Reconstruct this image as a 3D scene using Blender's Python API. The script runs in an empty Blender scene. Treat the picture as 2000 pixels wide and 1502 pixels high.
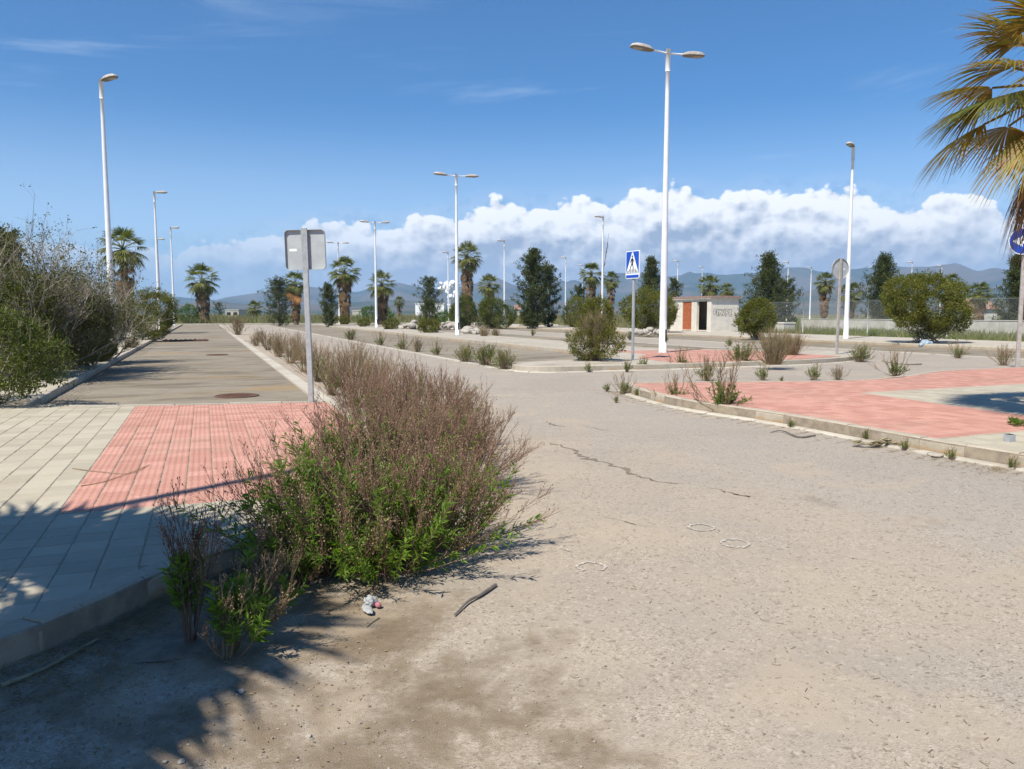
import bpy, math, random
import numpy as np
from mathutils import noise as mnoise, Vector

# ------------------------------------------------------------------ camera, sky, sun, exposure
SC = bpy.context.scene
COL = SC.collection
CAM_H = 1.5
PITCH = math.radians(5.3)
cam_d = bpy.data.cameras.new('camera'); cam = bpy.data.objects.new('camera', cam_d); COL.objects.link(cam)
cam.location = (0, 0, CAM_H)
cam.rotation_euler = (math.pi/2 - PITCH, 0, 0)
cam_d.sensor_fit = 'HORIZONTAL'; cam_d.sensor_width = 36; cam_d.lens = 27.0
cam_d.clip_start = 0.05; cam_d.clip_end = 40000
SC.camera = cam
SC.view_settings.view_transform = 'Standard'; SC.view_settings.look = 'None'
SC.view_settings.gamma = 1; SC.view_settings.use_curve_mapping = False
SC.view_settings.exposure = 0.46

SUN_EL = math.radians(54)
SHADOW_AZ = math.radians(37)            # shadows fall 36 degrees to the right of straight ahead
sun_vec = Vector((-math.sin(SHADOW_AZ)*math.cos(SUN_EL), -math.cos(SHADOW_AZ)*math.cos(SUN_EL), math.sin(SUN_EL)))
sd = bpy.data.lights.new('sun', 'SUN'); sd.energy = 5.0; sd.angle = math.radians(0.55); sd.color = (1.0, 0.935, 0.83)
so = bpy.data.objects.new('sun', sd); COL.objects.link(so)
so.rotation_euler = sun_vec.to_track_quat('Z', 'Y').to_euler()
so.location = (0, 0, 30)

class NT:
    """small wrapper that chains shader nodes"""
    def __init__(s, tree): s.t = tree; s.n = tree.nodes; s.l = tree.links
    def new(s, typ, **kw):
        n = s.n.new(typ)
        for k, v in kw.items(): setattr(n, k, v)
        return n
    def put(s, inp, v):
        if hasattr(v, 'links') or isinstance(v, bpy.types.NodeSocket): s.l.new(v, inp)
        elif v is not None: inp.default_value = v
    def math(s, op, a, b=None, c=None, clamp=False):
        n = s.new('ShaderNodeMath', operation=op, use_clamp=clamp)
        s.put(n.inputs[0], a)
        if b is not None: s.put(n.inputs[1], b)
        if c is not None: s.put(n.inputs[2], c)
        return n.outputs[0]
    def vec(s, x, y, z=0.0):
        n = s.new('ShaderNodeCombineXYZ')
        s.put(n.inputs[0], x); s.put(n.inputs[1], y); s.put(n.inputs[2], z); return n.outputs[0]
    def sep(s, v):
        n = s.new('ShaderNodeSeparateXYZ'); s.l.new(v, n.inputs[0]); return n.outputs
    def smooth(s, v, lo, hi):
        n = s.new('ShaderNodeMapRange', interpolation_type='SMOOTHSTEP')
        s.put(n.inputs[0], v); s.put(n.inputs[1], lo); s.put(n.inputs[2], hi); n.inputs[3].default_value = 0; n.inputs[4].default_value = 1
        return n.outputs[0]
    def mix(s, f, a, b, mode='MIX'):
        n = s.new('ShaderNodeMix', data_type='RGBA', blend_type=mode)
        s.put(n.inputs[0], f)
        for i, v in ((6, a), (7, b)):
            if isinstance(v, (tuple, list)): v = tuple(v) + (1.0,) if len(v) == 3 else v
            s.put(n.inputs[i], v)
        return n.outputs[2]
    def noise(s, v, scale, detail=4, rough=0.55, dist=0.0):
        n = s.new('ShaderNodeTexNoise'); 
        if v is not None: s.l.new(v, n.inputs['Vector'])
        n.inputs['Scale'].default_value = scale; n.inputs['Detail'].default_value = detail
        n.inputs['Roughness'].default_value = rough; n.inputs['Distortion'].default_value = dist
        return n.outputs['Fac']
    def voro(s, v, scale, feature='F1', detail=0, smooth=0.5, rand=1.0):
        n = s.new('ShaderNodeTexVoronoi', feature=feature, voronoi_dimensions='2D')
        if v is not None: s.l.new(v, n.inputs['Vector'])
        n.inputs['Scale'].default_value = scale
        if 'Detail' in n.inputs: n.inputs['Detail'].default_value = detail
        if 'Smoothness' in n.inputs and feature == 'SMOOTH_F1': n.inputs['Smoothness'].default_value = smooth
        n.inputs['Randomness'].default_value = rand
        return n.outputs
    def vmath(s, op, a, b=None):
        n = s.new('ShaderNodeVectorMath', operation=op)
        s.put(n.inputs[0], a)
        if b is not None:
            if op == 'SCALE': s.put(n.inputs['Scale'], b)
            else: s.put(n.inputs[1], b)
        return n.outputs['Value'] if op in ('DOT_PRODUCT', 'LENGTH', 'DISTANCE') else n.outputs[0]

# reading of the photograph: a pixel of the 2000 x 1502 picture to a point on a level plane
FPX = 1500.0
_c, _s = math.cos(PITCH), math.sin(PITCH)
def survey(px, py, z=0.0):
    a = (px-1000)/FPX; b = (751-py)/FPX
    t = (z-CAM_H)/(-_s + b*_c)
    return a*t, (_c + b*_s)*t
def height_at(py, Y):
    b = (751-py)/FPX
    return CAM_H + Y*(-_s + b*_c)/(_c + b*_s)
def x_at(px, py, Y):
    b = (751-py)/FPX
    return (px-1000)/FPX*Y/(_c + b*_s)
# street axes: u runs along the street, v across it
_an = math.atan2(-600, 1500)
U = np.array([math.sin(_an), math.cos(_an)]); V = np.array([U[1], -U[0]])
def ST(s, t): p = U*s + V*t; return float(p[0]), float(p[1])

# ---- world
W = bpy.data.worlds.new('World'); SC.world = W; W.use_nodes = True
def build_world():
    N = NT(W.node_tree); N.n.clear()
    sky = N.new('ShaderNodeTexSky', sky_type='NISHITA', sun_disc=False)
    sky.sun_elevation = SUN_EL; sky.sun_rotation = math.pi + SHADOW_AZ
    sky.altitude = 0; sky.air_density = 1.0; sky.dust_density = 0.0; sky.ozone_density = 10.0
    g = N.new('ShaderNodeTexCoord').outputs['Generated']
    x, y, z = N.sep(g)
    hyp = N.math('SQRT', N.math('ADD', N.math('MULTIPLY', x, x), N.math('MULTIPLY', y, y)))
    el = N.math('DIVIDE', z, N.math('MAXIMUM', hyp, 1e-4))
    az = N.math('ARCTAN2', x, y)
    fac = N.math('DIVIDE', N.math('ADD', az, 0.8), 1.6, clamp=True)
    def curve(pts):
        n = N.new('ShaderNodeFloatCurve'); c = n.mapping.curves[0]
        P = [((math.atan((p-1000)/1500)+.8)/1.6, v) for p, v in pts]
        c.points[0].location = (0, P[0][1]); c.points[1].location = (1, P[-1][1])
        for q in P: c.points.new(*q)
        n.mapping.update(); N.l.new(fac, n.inputs['Value']); return n.outputs[0]
    topy = [(-200,462),(0,468),(90,462),(200,470),(330,475),(480,458),(560,440),(640,428),(700,420),(760,432),(830,418),(900,403),(975,386),(1040,394),(1110,386),(1200,383),(1240,366),(1340,362),(1400,376),(1480,358),(1540,368),(1610,356),(1680,366),(1740,386),(1830,370),(1900,380),(1945,398),(2000,410),(2200,405)]
    def tel(p, y):
        b = (751-y)/1500; q = (p-1000)/1500
        return (-_s+b*_c)/math.hypot(q, _c+b*_s)
    top = N.math('MULTIPLY', curve([(p, tel(p, y)*4) for p, y in topy]), 0.25)
    dens = curve([(-200,.66),(0,.68),(300,.72),(480,.78),(600,.86),(720,.95),(900,1),(1880,1),(1960,.95),(2200,.9)])
    def billow(dx, dy):
        v = N.vec(N.math('ADD', az, dx), N.math('MULTIPLY', N.math('ADD', el, dy), 1.25), 3.7)
        a = N.voro(v, 17, 'SMOOTH_F1', 0, .35)[0]
        b = N.voro(v, 41, 'SMOOTH_F1', 0, .35)[0]
        c = N.math('ADD', N.math('MULTIPLY', N.voro(v, 95, 'SMOOTH_F1', 0, .3)[0], .16), N.math('MULTIPLY', N.voro(v, 210, 'SMOOTH_F1', 0, .3)[0], .05))
        return N.math('ADD', N.math('MULTIPLY', a, .48), N.math('ADD', N.math('MULTIPLY', b, .30), c))
    b0 = billow(0, 0); b1 = billow(-.006, .010)
    vv = N.vec(az, N.math('MULTIPLY', el, 1.6), 1.3)
    n1 = N.noise(vv, 11, 7, .6, .3)
    n2 = N.noise(N.vec(az, N.math('MULTIPLY', el, 2.6), 9.1), 7, 6, .58, .5)
    edge = N.math('ADD', N.math('SUBTRACT', top, el), N.math('ADD', N.math('MULTIPLY', N.math('SUBTRACT', .34, b0), .044), N.math('MULTIPLY', N.math('SUBTRACT', n1, .5), .004)))
    mask = N.smooth(edge, -.0005, .006)
    dep = N.math('DIVIDE', edge, N.math('MAXIMUM', top, .02))
    relief = N.math('SUBTRACT', b1, b0)
    shade = N.math('SUBTRACT', 1.03, N.smooth(N.math('ADD', dep, N.math('MULTIPLY', N.math('SUBTRACT', n2, .5), .75)), .02, .62))
    shade = N.math('ADD', shade, N.math('MULTIPLY', relief, 2.1))
    shade = N.math('ADD', shade, N.math('MULTIPLY', N.math('SUBTRACT', n1, .5), .25), clamp=True)
    shade = N.math('MULTIPLY', shade, N.math('ADD', .25, N.math('MULTIPLY', dens, .75)))
    ccol = N.mix(shade, (3.0, 3.6, 4.6), (9.0, 9.05, 9.15))
    low = N.smooth(el, .11, .01)
    ccol = N.mix(N.math('MULTIPLY', low, .8), ccol, (4.3, 4.95, 5.95))
    gaps = N.smooth(n2, .30, .52)
    body = N.mix(dep, (1, 1, 1), (1, 1, 1))
    m2 = N.math('MULTIPLY', mask, N.math('MULTIPLY', dens, N.math('ADD', .95, N.math('MULTIPLY', gaps, .05))))
    m2 = N.math('MAXIMUM', m2, N.math('MULTIPLY', N.smooth(el, .10, .01), .72))
    # thin high veil
    cv = N.vec(N.math('ADD', N.math('MULTIPLY', az, 1.1), N.math('MULTIPLY', el, 1.2)), N.math('SUBTRACT', N.math('MULTIPLY', el, 9.0), N.math('MULTIPLY', az, .7)), 0)
    ci = N.smooth(N.noise(cv, 2.3, 6, .55, .7), .54, .80)
    ci = N.math('MULTIPLY', ci, N.math('MULTIPLY', N.smooth(el, .5, .24), .26))
    ci = N.math('MAXIMUM', ci, N.math('MULTIPLY', N.smooth(el, .27, .06), .36))
    m2 = N.math('MAXIMUM', m2, ci)
    ccol = N.mix(N.smooth(el, top, N.math('ADD', top, .02)), ccol, (7.2, 8.1, 9.2))
    b_s = N.new('ShaderNodeBackground'); tint = N.mix(1.0, sky.outputs[0], (.62, .97, 1.10), 'MULTIPLY')
    N.l.new(tint, b_s.inputs[0]); b_s.inputs[1].default_value = 0.085
    b_c = N.new('ShaderNodeBackground'); N.l.new(ccol, b_c.inputs[0]); b_c.inputs[1].default_value = 0.10
    mx = N.new('ShaderNodeMixShader'); N.l.new(m2, mx.inputs[0]); N.l.new(b_s.outputs[0], mx.inputs[1]); N.l.new(b_c.outputs[0], mx.inputs[2])
    out = N.new('ShaderNodeOutputWorld'); N.l.new(mx.outputs[0], out.inputs[0])
build_world()

# ------------------------------------------------------------------ mesh helpers
def unit(a): return a/np.maximum(np.linalg.norm(a, axis=-1, keepdims=True), 1e-9)
class MB:
    """collects faces, builds ONE mesh object"""
    def __init__(s): s.v = []; s.f = {3: [], 4: []}; s.n = 0; s.ng = []; s.mi = {3: [], 4: []}
    def add(s, V_, F_, mi=0):
        V_ = np.asarray(V_, float).reshape(-1, 3); F_ = np.asarray(F_, int)
        k = F_.shape[1]
        s.f[k].append(F_ + s.n); s.mi[k].append(np.full(len(F_), mi)); s.v.append(V_); s.n += len(V_)
        return s
    def poly(s, V_, F_):
        """general polygons: list of index lists"""
        V_ = np.asarray(V_, float).reshape(-1, 3)
        s.ng += [[i + s.n for i in f] for f in F_]; s.v.append(V_); s.n += len(V_); return s
    def box(s, x0, x1, y0, y1, z0, z1, mi=0):
        v = [(x0,y0,z0),(x1,y0,z0),(x1,y1,z0),(x0,y1,z0),(x0,y0,z1),(x1,y0,z1),(x1,y1,z1),(x0,y1,z1)]
        return s.add(v, [(0,3,2,1),(4,5,6,7),(0,1,5,4),(1,2,6,5),(2,3,7,6),(3,0,4,7)], mi)
    def prism(s, pts, z0, z1):
        n = len(pts); v = [(p[0],p[1],z0) for p in pts] + [(p[0],p[1],z1) for p in pts]
        f = [list(range(n))[::-1], list(range(n, 2*n))] + [[i,(i+1)%n,n+(i+1)%n,n+i] for i in range(n)]
        return s.poly(v, f)
    def tubes(s, P, R, sides=3, cap=False, mi=0):
        P = np.asarray(P, float); R = np.asarray(R, float)
        Nn, K = P.shape[:2]
        if R.ndim == 1: R = np.broadcast_to(R, (Nn, K))
        T = unit(np.gradient(P, axis=1))
        ref = np.where(np.abs(T[:, :1, 2:3]) > .9, np.array([1., 0, 0]), np.array([0, 0, 1.]))
        N1 = unit(np.cross(T, ref)); N2 = np.cross(T, N1)
        a = np.arange(sides)*2*np.pi/sides
        Vv = P[:, :, None] + R[:, :, None, None]*(np.cos(a)[:, None]*N1[:, :, None] + np.sin(a)[:, None]*N2[:, :, None])
        i = np.arange(Nn)[:, None, None]*K*sides + np.arange(K-1)[None, :, None]*sides
        j = np.arange(sides)[None, None]; j2 = (j+1) % sides
        F_ = np.stack(np.broadcast_arrays(i+j, i+j2, i+sides+j2, i+sides+j), -1).reshape(-1, 4)
        if cap:
            base = Vv.reshape(-1, 3)
            s.add(base, F_, mi)
            off = s.n - len(base)
            for q in range(Nn):
                s.ng.append([off+q*K*sides+k for k in range(sides)])
                s.ng.append([off+q*K*sides+(K-1)*sides+k for k in range(sides)][::-1])
            return s
        return s.add(Vv.reshape(-1, 3), F_, mi)
    def leaves(s, pos, axis, length, width, rng, droop=0.0, fold=.25, face=None, mi=0):
        pos = np.asarray(pos, float); n = len(pos); axis = unit(np.asarray(axis, float))
        rv = rng.normal(size=(n, 3)) if face is None else face
        side = unit(np.cross(axis, rv)); nor = np.cross(side, axis)
        L = np.broadcast_to(length, n)[:, None]; Wd = np.broadcast_to(width, n)[:, None]
        v0 = pos; m = pos + axis*L*.45
        v1 = m + side*Wd/2 + nor*Wd*fold; v3 = m - side*Wd/2 + nor*Wd*fold
        v2 = pos + axis*L; v2 = v2 - np.array([0, 0, 1.])*L*droop
        Vv = np.stack([v0, v1, v2, v3], 1).reshape(-1, 3)
        b = np.arange(n)[:, None]*4
        return s.add(Vv, np.concatenate([b+np.array([0, 1, 2]), b+np.array([0, 2, 3])]), mi)
    def seeds(s, pos, r, rng, stretch=1.0, mi=0):
        pos = np.asarray(pos, float); n = len(pos); r = np.broadcast_to(r, n)[:, None, None]
        o = np.array([[1,0,0],[-1,0,0],[0,1,0],[0,-1,0],[0,0,stretch],[0,0,-stretch]], float)
        Vv = (pos[:, None] + o[None]*r*(.8+.4*rng.random((n, 6, 1)))).reshape(-1, 3)
        f = np.array([[0,2,4],[2,1,4],[1,3,4],[3,0,4],[2,0,5],[1,2,5],[3,1,5],[0,3,5]])
        return s.add(Vv, (np.arange(n)[:, None, None]*6 + f[None]).reshape(-1, 3), mi)
    def mesh(s, name, mats, smooth=False):
        me = bpy.data.meshes.new(name)
        Vv = np.concatenate(s.v) if s.v else np.zeros((0, 3))
        me.vertices.add(len(Vv)); me.vertices.foreach_set('co', Vv.ravel())
        loops = []; sizes = []; mi = []
        for k in (3, 4):
            if s.f[k]:
                F_ = np.concatenate(s.f[k]); loops.append(F_.ravel()); sizes.append(np.full(len(F_), k)); mi.append(np.concatenate(s.mi[k]))
        if s.ng:
            loops.append(np.array([i for f in s.ng for i in f])); sizes.append(np.array([len(f) for f in s.ng])); mi.append(np.zeros(len(s.ng), int))
        lp = np.concatenate(loops); sz = np.concatenate(sizes)
        me.loops.add(len(lp)); me.loops.foreach_set('vertex_index', lp.astype(np.int32))
        me.polygons.add(len(sz)); st = np.concatenate([[0], np.cumsum(sz)[:-1]])
        me.polygons.foreach_set('loop_start', st.astype(np.int32))
        if not isinstance(mats, (list, tuple)): mats = [mats]
        for m in mats: me.materials.append(m)
        me.polygons.foreach_set('material_index', np.concatenate(mi).astype(np.int32))
        me.polygons.foreach_set('use_smooth', np.full(len(sz), bool(smooth)))
        me.update(calc_edges=True); me.validate()
        return me
    def build(s, name, mats, parent=None, smooth=False, **kw):
        return link(name, s.mesh(name, mats, smooth), parent, **kw)
def link(name, me, parent=None, loc=None, rz=None, label=None, cat=None, group=None, kind=None, scale=None):
    o = bpy.data.objects.new(name, me); COL.objects.link(o)
    if parent is not None: o.parent = parent
    if loc is not None: o.location = loc
    if rz is not None: o.rotation_euler = (0, 0, rz)
    if scale is not None: o.scale = scale if hasattr(scale, '__len__') else (scale,)*3
    tag(o, label, cat, group, kind); return o
def tag(o, label=None, cat=None, group=None, kind=None):
    for k, v in (('label', label), ('category', cat), ('group', group), ('kind', kind)):
        if v: o[k] = v
    return o
def thing(name, loc, rz=0, **kw): return link(name, None, None, loc, rz, **kw)
def copy_thing(src, loc, rz=0, scale=None, label=None, group=None):
    def rec(o, par):
        c = o.copy(); COL.objects.link(c); c.parent = par
        for ch in o.children: rec(ch, c)
        return c
    r = rec(src, None); r.location = loc; r.rotation_euler = (0, 0, rz)
    if scale is not None: r.scale = scale if hasattr(scale, '__len__') else (scale,)*3
    if label: r['label'] = label
    if group: r['group'] = group
    return r
def catmull(pts, n=8):
    p = np.array(pts, float); p = np.vstack([2*p[0]-p[1], p, 2*p[-1]-p[-2]]); out = []
    for i in range(1, len(p)-2):
        for k in range(n):
            t = k/n
            out.append(.5*((2*p[i]) + (-p[i-1]+p[i+1])*t + (2*p[i-1]-5*p[i]+4*p[i+1]-p[i+2])*t*t + (-p[i-1]+3*p[i]-3*p[i+1]+p[i+2])*t**3))
    out.append(p[-2]); return np.array(out)
def resample(path, step):
    d = np.concatenate([[0], np.cumsum(np.linalg.norm(np.diff(path, axis=0), axis=1))])
    n = max(1, round(d[-1]/step)); q = np.linspace(0, d[-1], n+1)
    return q, lambda x: np.stack([np.interp(x, d, path[:, k]) for k in range(path.shape[1])], -1)
def clip_to_cell(poly, c, A, B, a, b):
    """part of polygon inside the rectangle centred c with axes A, B"""
    p = [(float(np.dot(q-c, A)), float(np.dot(q-c, B))) for q in poly]
    for ax, lim, sg in ((0, a/2, 1), (0, -a/2, -1), (1, b/2, 1), (1, -b/2, -1)):
        out = []
        for i in range(len(p)):
            P0, P1 = p[i-1], p[i]
            i0 = sg*(P0[ax]-lim) <= 0; i1 = sg*(P1[ax]-lim) <= 0
            if i0 != i1:
                t = (lim-P0[ax])/(P1[ax]-P0[ax]); X = [P0[0]+t*(P1[0]-P0[0]), P0[1]+t*(P1[1]-P0[1])]; X[ax] = lim; out.append(tuple(X))
            if i1: out.append(P1)
        p = out
        if len(p) < 3: return []
    return p
def area(p): return abs(sum(p[i-1][0]*p[i][1]-p[i][0]*p[i-1][1] for i in range(len(p))))/2
def in_view(x, y, z=0.0, m=1.12):
    if y < .6: return False
    d = y*_c - (z-CAM_H)*_s
    return abs(x/d)*1.5 < m and (y*_s + (z-CAM_H)*_c)/d*1500 > -751*m
# ------------------------------------------------------------------ materials
def mat(name):
    m = bpy.data.materials.new(name); m.use_nodes = True
    N = NT(m.node_tree); N.n.clear()
    out = N.new('ShaderNodeOutputMaterial')
    b = N.new('ShaderNodeBsdfPrincipled'); N.l.new(b.outputs[0], out.inputs[0])
    b.inputs['Specular IOR Level'].default_value = .3
    return m, N, b, out
def bump(N, b, h, strength=.3, dist=.01):
    n = N.new('ShaderNodeBump'); n.inputs['Strength'].default_value = strength; n.inputs['Distance'].default_value = dist
    N.l.new(h, n.inputs['Height']); N.l.new(n.outputs[0], b.inputs['Normal'])
def setc(N, b, c):
    if isinstance(c, tuple): b.inputs['Base Color'].default_value = c + (1,)
    else: N.l.new(c, b.inputs['Base Color'])
def wpos(N): return N.new('ShaderNodeNewGeometry').outputs['Position']
def opos(N): return N.new('ShaderNodeTexCoord').outputs['Object']
def rnd_obj(N): return N.new('ShaderNodeObjectInfo').outputs['Random']
def rnd_isl(N): return N.new('ShaderNodeNewGeometry').outputs['Random Per Island']

def simple(name, c1, c2=None, scale=6, rough=.7, metal=0, bmp=0, bscale=60, world=False, spec=.3, detail=5):
    m, N, b, o = mat(name); p = wpos(N) if world else opos(N)
    if c2: setc(N, b, N.mix(N.smooth(N.noise(p, scale, detail, .6), .32, .68), c1, c2))
    else: setc(N, b, c1)
    b.inputs['Roughness'].default_value = rough; b.inputs['Metallic'].default_value = metal; b.inputs['Specular IOR Level'].default_value = spec
    if bmp: bump(N, b, N.noise(p, bscale, 4), bmp, .01)
    return m

def leafmat(name, cols, trans=.35, rough=.5, spec=.35, bark=False):
    """leaf colours vary from leaf to leaf"""
    m, N, b, out = mat(name)
    r = rnd_isl(N); ramp = N.new('ShaderNodeValToRGB'); cr = ramp.color_ramp; cr.interpolation = 'LINEAR'
    while len(cr.elements) < len(cols): cr.elements.new(.5)
    for i, c in enumerate(cols): cr.elements[i].position = i/(len(cols)-1); cr.elements[i].color = c + (1,)
    N.l.new(r, ramp.inputs[0])
    big = N.noise(opos(N), 1.3, 3)
    col = N.mix(N.smooth(big, .3, .7), N.mix(1.0, ramp.outputs[0], (.78, .80, .74), 'MULTIPLY'), N.mix(1.0, ramp.outputs[0], (1.14, 1.1, 1.0), 'MULTIPLY'))
    setc(N, b, col); b.inputs['Roughness'].default_value = rough; b.inputs['Specular IOR Level'].default_value = spec
    if trans:
        tr = N.new('ShaderNodeBsdfTranslucent'); N.l.new(N.mix(1.0, col, (1.5, 1.55, .7), 'MULTIPLY'), tr.inputs[0])
        mx = N.new('ShaderNodeMixShader'); mx.inputs[0].default_value = trans
        N.l.new(b.outputs[0], mx.inputs[1]); N.l.new(tr.outputs[0], mx.inputs[2]); N.l.new(mx.outputs[0], out.inputs[0])
    return m

def m_asphalt():
    m, N, b, o = mat('sandy_asphalt'); p = wpos(N)
    t = N.vmath('DOT_PRODUCT', p, (float(V[0]), float(V[1]), 0)); s = N.vmath('DOT_PRODUCT', p, (float(U[0]), float(U[1]), 0))
    n1 = N.noise(p, .55, 7, .62, .4); n2 = N.noise(p, 2.3, 6, .65, .2); n3 = N.noise(p, 9, 5, .65)
    base = N.mix(N.smooth(n1, .36, .62), (.355, .308, .25), (.41, .34, .258))
    grey = N.smooth(N.math('ADD', t, N.math('MULTIPLY', n1, 4.0)), 5.0, 8.0)
    base = N.mix(N.math('MULTIPLY', grey, .75), base, (.335, .30, .258))
    base = N.mix(N.math('MULTIPLY', N.smooth(n3, .5, .72), .35), base, (.27, .225, .17))
    base = N.mix(N.math('MULTIPLY', N.smooth(N.noise(p, .28, 5, .6, 1.0), .46, .64), .45), base, (.29, .25, .205))
    # embedded chippings
    vo = N.voro(p, 150, 'F1'); rr = N.sep(vo[1])[0]
    base = N.mix(N.math('MULTIPLY', N.math('MULTIPLY', N.smooth(rr, .70, .95), N.smooth(n2, .70, .30)), .45), base, (.60, .53, .43))
    base = N.mix(N.math('MULTIPLY', N.math('MULTIPLY', N.smooth(rr, .28, .06), N.smooth(n2, .75, .35)), .48), base, (.155, .125, .092))
    vo2 = N.voro(p, 52, 'F1'); r2 = N.sep(vo2[1])[1]
    base = N.mix(N.math('MULTIPLY', N.smooth(r2, .90, 1.0), .38), base, (.12, .095, .07))
    base = N.mix(N.math('MULTIPLY', N.smooth(r2, .10, .0), .28), base, (.58, .52, .43))
    # dried mud: along the left kerb, and in drifts
    kerbside = N.smooth(t, 2.6, .2)
    near = N.math('MULTIPLY', N.smooth(s, 4.6, 2.2), N.smooth(t, 1.5, .0))
    amt = N.math('ADD', N.math('MULTIPLY', N.math('MAXIMUM', N.math('MULTIPLY', kerbside, N.smooth(s, 15., 9.)), near), .33), N.math('ADD', N.math('MULTIPLY', N.math('SUBTRACT', n2, .5), .75), N.math('MULTIPLY', N.math('SUBTRACT', n1, .5), 1.0)))
    mud = N.smooth(N.math('ADD', amt, N.math('MULTIPLY', N.math('SUBTRACT', n3, .5), .25)), .16, .40)
    base = N.mix(N.math('MULTIPLY', mud, .85), base, N.mix(N.smooth(n3, .3, .7), (.125, .088, .05), (.205, .155, .10)))
    # fine drifted sand
    sand = N.smooth(N.noise(p, 1.1, 6, .6, .8), .53, .66)
    base = N.mix(N.math('MULTIPLY', sand, .45), base, (.43, .35, .258))
    setc(N, b, base); b.inputs['Roughness'].default_value = .92; b.inputs['Specular IOR Level'].default_value = .15
    h = N.math('ADD', N.math('MULTIPLY', N.noise(p, 130, 3, .7), .6), N.math('MULTIPLY', vo[0], .5))
    bump(N, b, N.math('ADD', h, N.math('MULTIPLY', n3, 1.2)), .55, .007)
    return m
def m_concrete(name, c1, c2, dirt=(.12, .095, .06), amount=.5, ochre=None, streak=1.0):
    m, N, b, o = mat(name); p = wpos(N)
    s = N.vmath('DOT_PRODUCT', p, (float(U[0]), float(U[1]), 0)); t = N.vmath('DOT_PRODUCT', p, (float(V[0]), float(V[1]), 0))
    q = N.vec(N.math('MULTIPLY', t, .55), N.math('MULTIPLY', s, 1.5*streak), 0)
    n1 = N.noise(q, .8, 7, .62, .5); n2 = N.noise(p, 3.1, 6, .68); n3 = N.noise(p, 40, 3, .6)
    base = N.mix(N.smooth(n2, .3, .7), c1, c2)
    base = N.mix(N.math('MULTIPLY', N.smooth(N.math('ADD', n1, N.math('MULTIPLY', N.math('SUBTRACT', n2, .5), .35)), .62-.3*amount, .74-.2*amount), .85), base, dirt)
    if ochre: base = N.mix(N.math('MULTIPLY', N.smooth(N.noise(q, .33, 5, .6, .3), .55, .68), .55), base, ochre)
    base = N.mix(N.math('MULTIPLY', rnd_obj(N), .22), base, (.16, .13, .10))
    base = N.mix(N.math('MULTIPLY', N.smooth(n3, .58, .75), .4), base, (.10, .085, .07))
    setc(N, b, base); b.inputs['Roughness'].default_value = .9; b.inputs['Specular IOR Level'].default_value = .15
    bump(N, b, N.math('ADD', n3, n2), .35, .008); return m
def m_paver(name, c1, c2, pale, studs):
    m, N, b, o = mat(name); p = wpos(N); q = opos(N)
    n1 = N.noise(p, 1.7, 6, .62); n2 = N.noise(p, 14, 5, .65); r = N.math('FRACT', N.math('ADD', rnd_obj(N), rnd_isl(N)))
    base = N.mix(N.smooth(N.math('ADD', N.math('MULTIPLY', n1, .5), N.math('MULTIPLY', r, .5)), .25, .75), c1, c2)
    base = N.mix(N.math('MULTIPLY', N.smooth(N.noise(p, .8, 7, .7, .6), .50, .70), .38), base, (.30, .235, .165))
    lime = N.smooth(N.math('ADD', N.math('MULTIPLY', n2, .5), N.math('MULTIPLY', N.noise(p, 3.7, 5, .7, 1.2), .6)), .62, .74)
    base = N.mix(N.math('MULTIPLY', lime, .7), base, pale)
    b.inputs['Roughness'].default_value = .85; b.inputs['Specular IOR Level'].default_value = .2
    if studs:
        x, y, z = N.sep(q); k = 2*math.pi/.05
        sx = N.math('COSINE', N.math('MULTIPLY', N.math('ADD', x, .025), k)); sy = N.math('COSINE', N.math('MULTIPLY', N.math('ADD', y, .025), k))
        st = N.smooth(N.math('ADD', sx, sy), .0, 1.1)
        base = N.mix(N.math('MULTIPLY', N.math('SUBTRACT', 1.0, st), .10), base, tuple(.6*a for a in c1))
        bump(N, b, st, .9, .006)
    else: bump(N, b, N.noise(p, 90, 3), .2, .004)
    setc(N, b, base); return m
def m_kerb():
    m, N, b, o = mat('kerb_stone'); p = wpos(N)
    n = N.noise(p, 5, 6, .65); z = N.sep(p)[2]
    base = N.mix(N.smooth(n, .35, .65), (.40, .345, .26), (.47, .415, .325))
    base = N.mix(N.math('MULTIPLY', rnd_obj(N), .35), base, (.34, .285, .215))
    st = N.smooth(N.math('ADD', N.math('MULTIPLY', N.noise(p, 2.1, 5, .7), .8), N.math('MULTIPLY', N.smooth(z, .12, .0), .25)), .5, .68)
    base = N.mix(N.math('MULTIPLY', st, .7), base, (.40, .25, .12))
    base = N.mix(N.math('MULTIPLY', N.smooth(N.noise(p, 30, 4, .7), .55, .7), .5), base, (.19, .17, .14))
    setc(N, b, base); b.inputs['Roughness'].default_value = .9; bump(N, b, N.noise(p, 70, 4, .7), .4, .006); return m
def m_ground():
    m, N, b, o = mat('dry_field'); p = wpos(N)
    n1 = N.noise(p, .09, 6, .6); n2 = N.noise(p, .9, 6, .65)
    base = N.mix(N.smooth(n1, .38, .6), (.20, .17, .095), (.105, .125, .045))
    base = N.mix(N.smooth(n2, .45, .7), base, (.26, .21, .13))
    far = N.smooth(N.vmath('LENGTH', p), 260, 700)
    nf = N.noise(p, .006, 6, .65)
    base = N.mix(far, base, N.mix(N.smooth(nf, .4, .6), (.06, .075, .035), (.15, .13, .07)))
    setc(N, b, base); b.inputs['Roughness'].default_value = .95; bump(N, b, n2, .5, .1); return m
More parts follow.
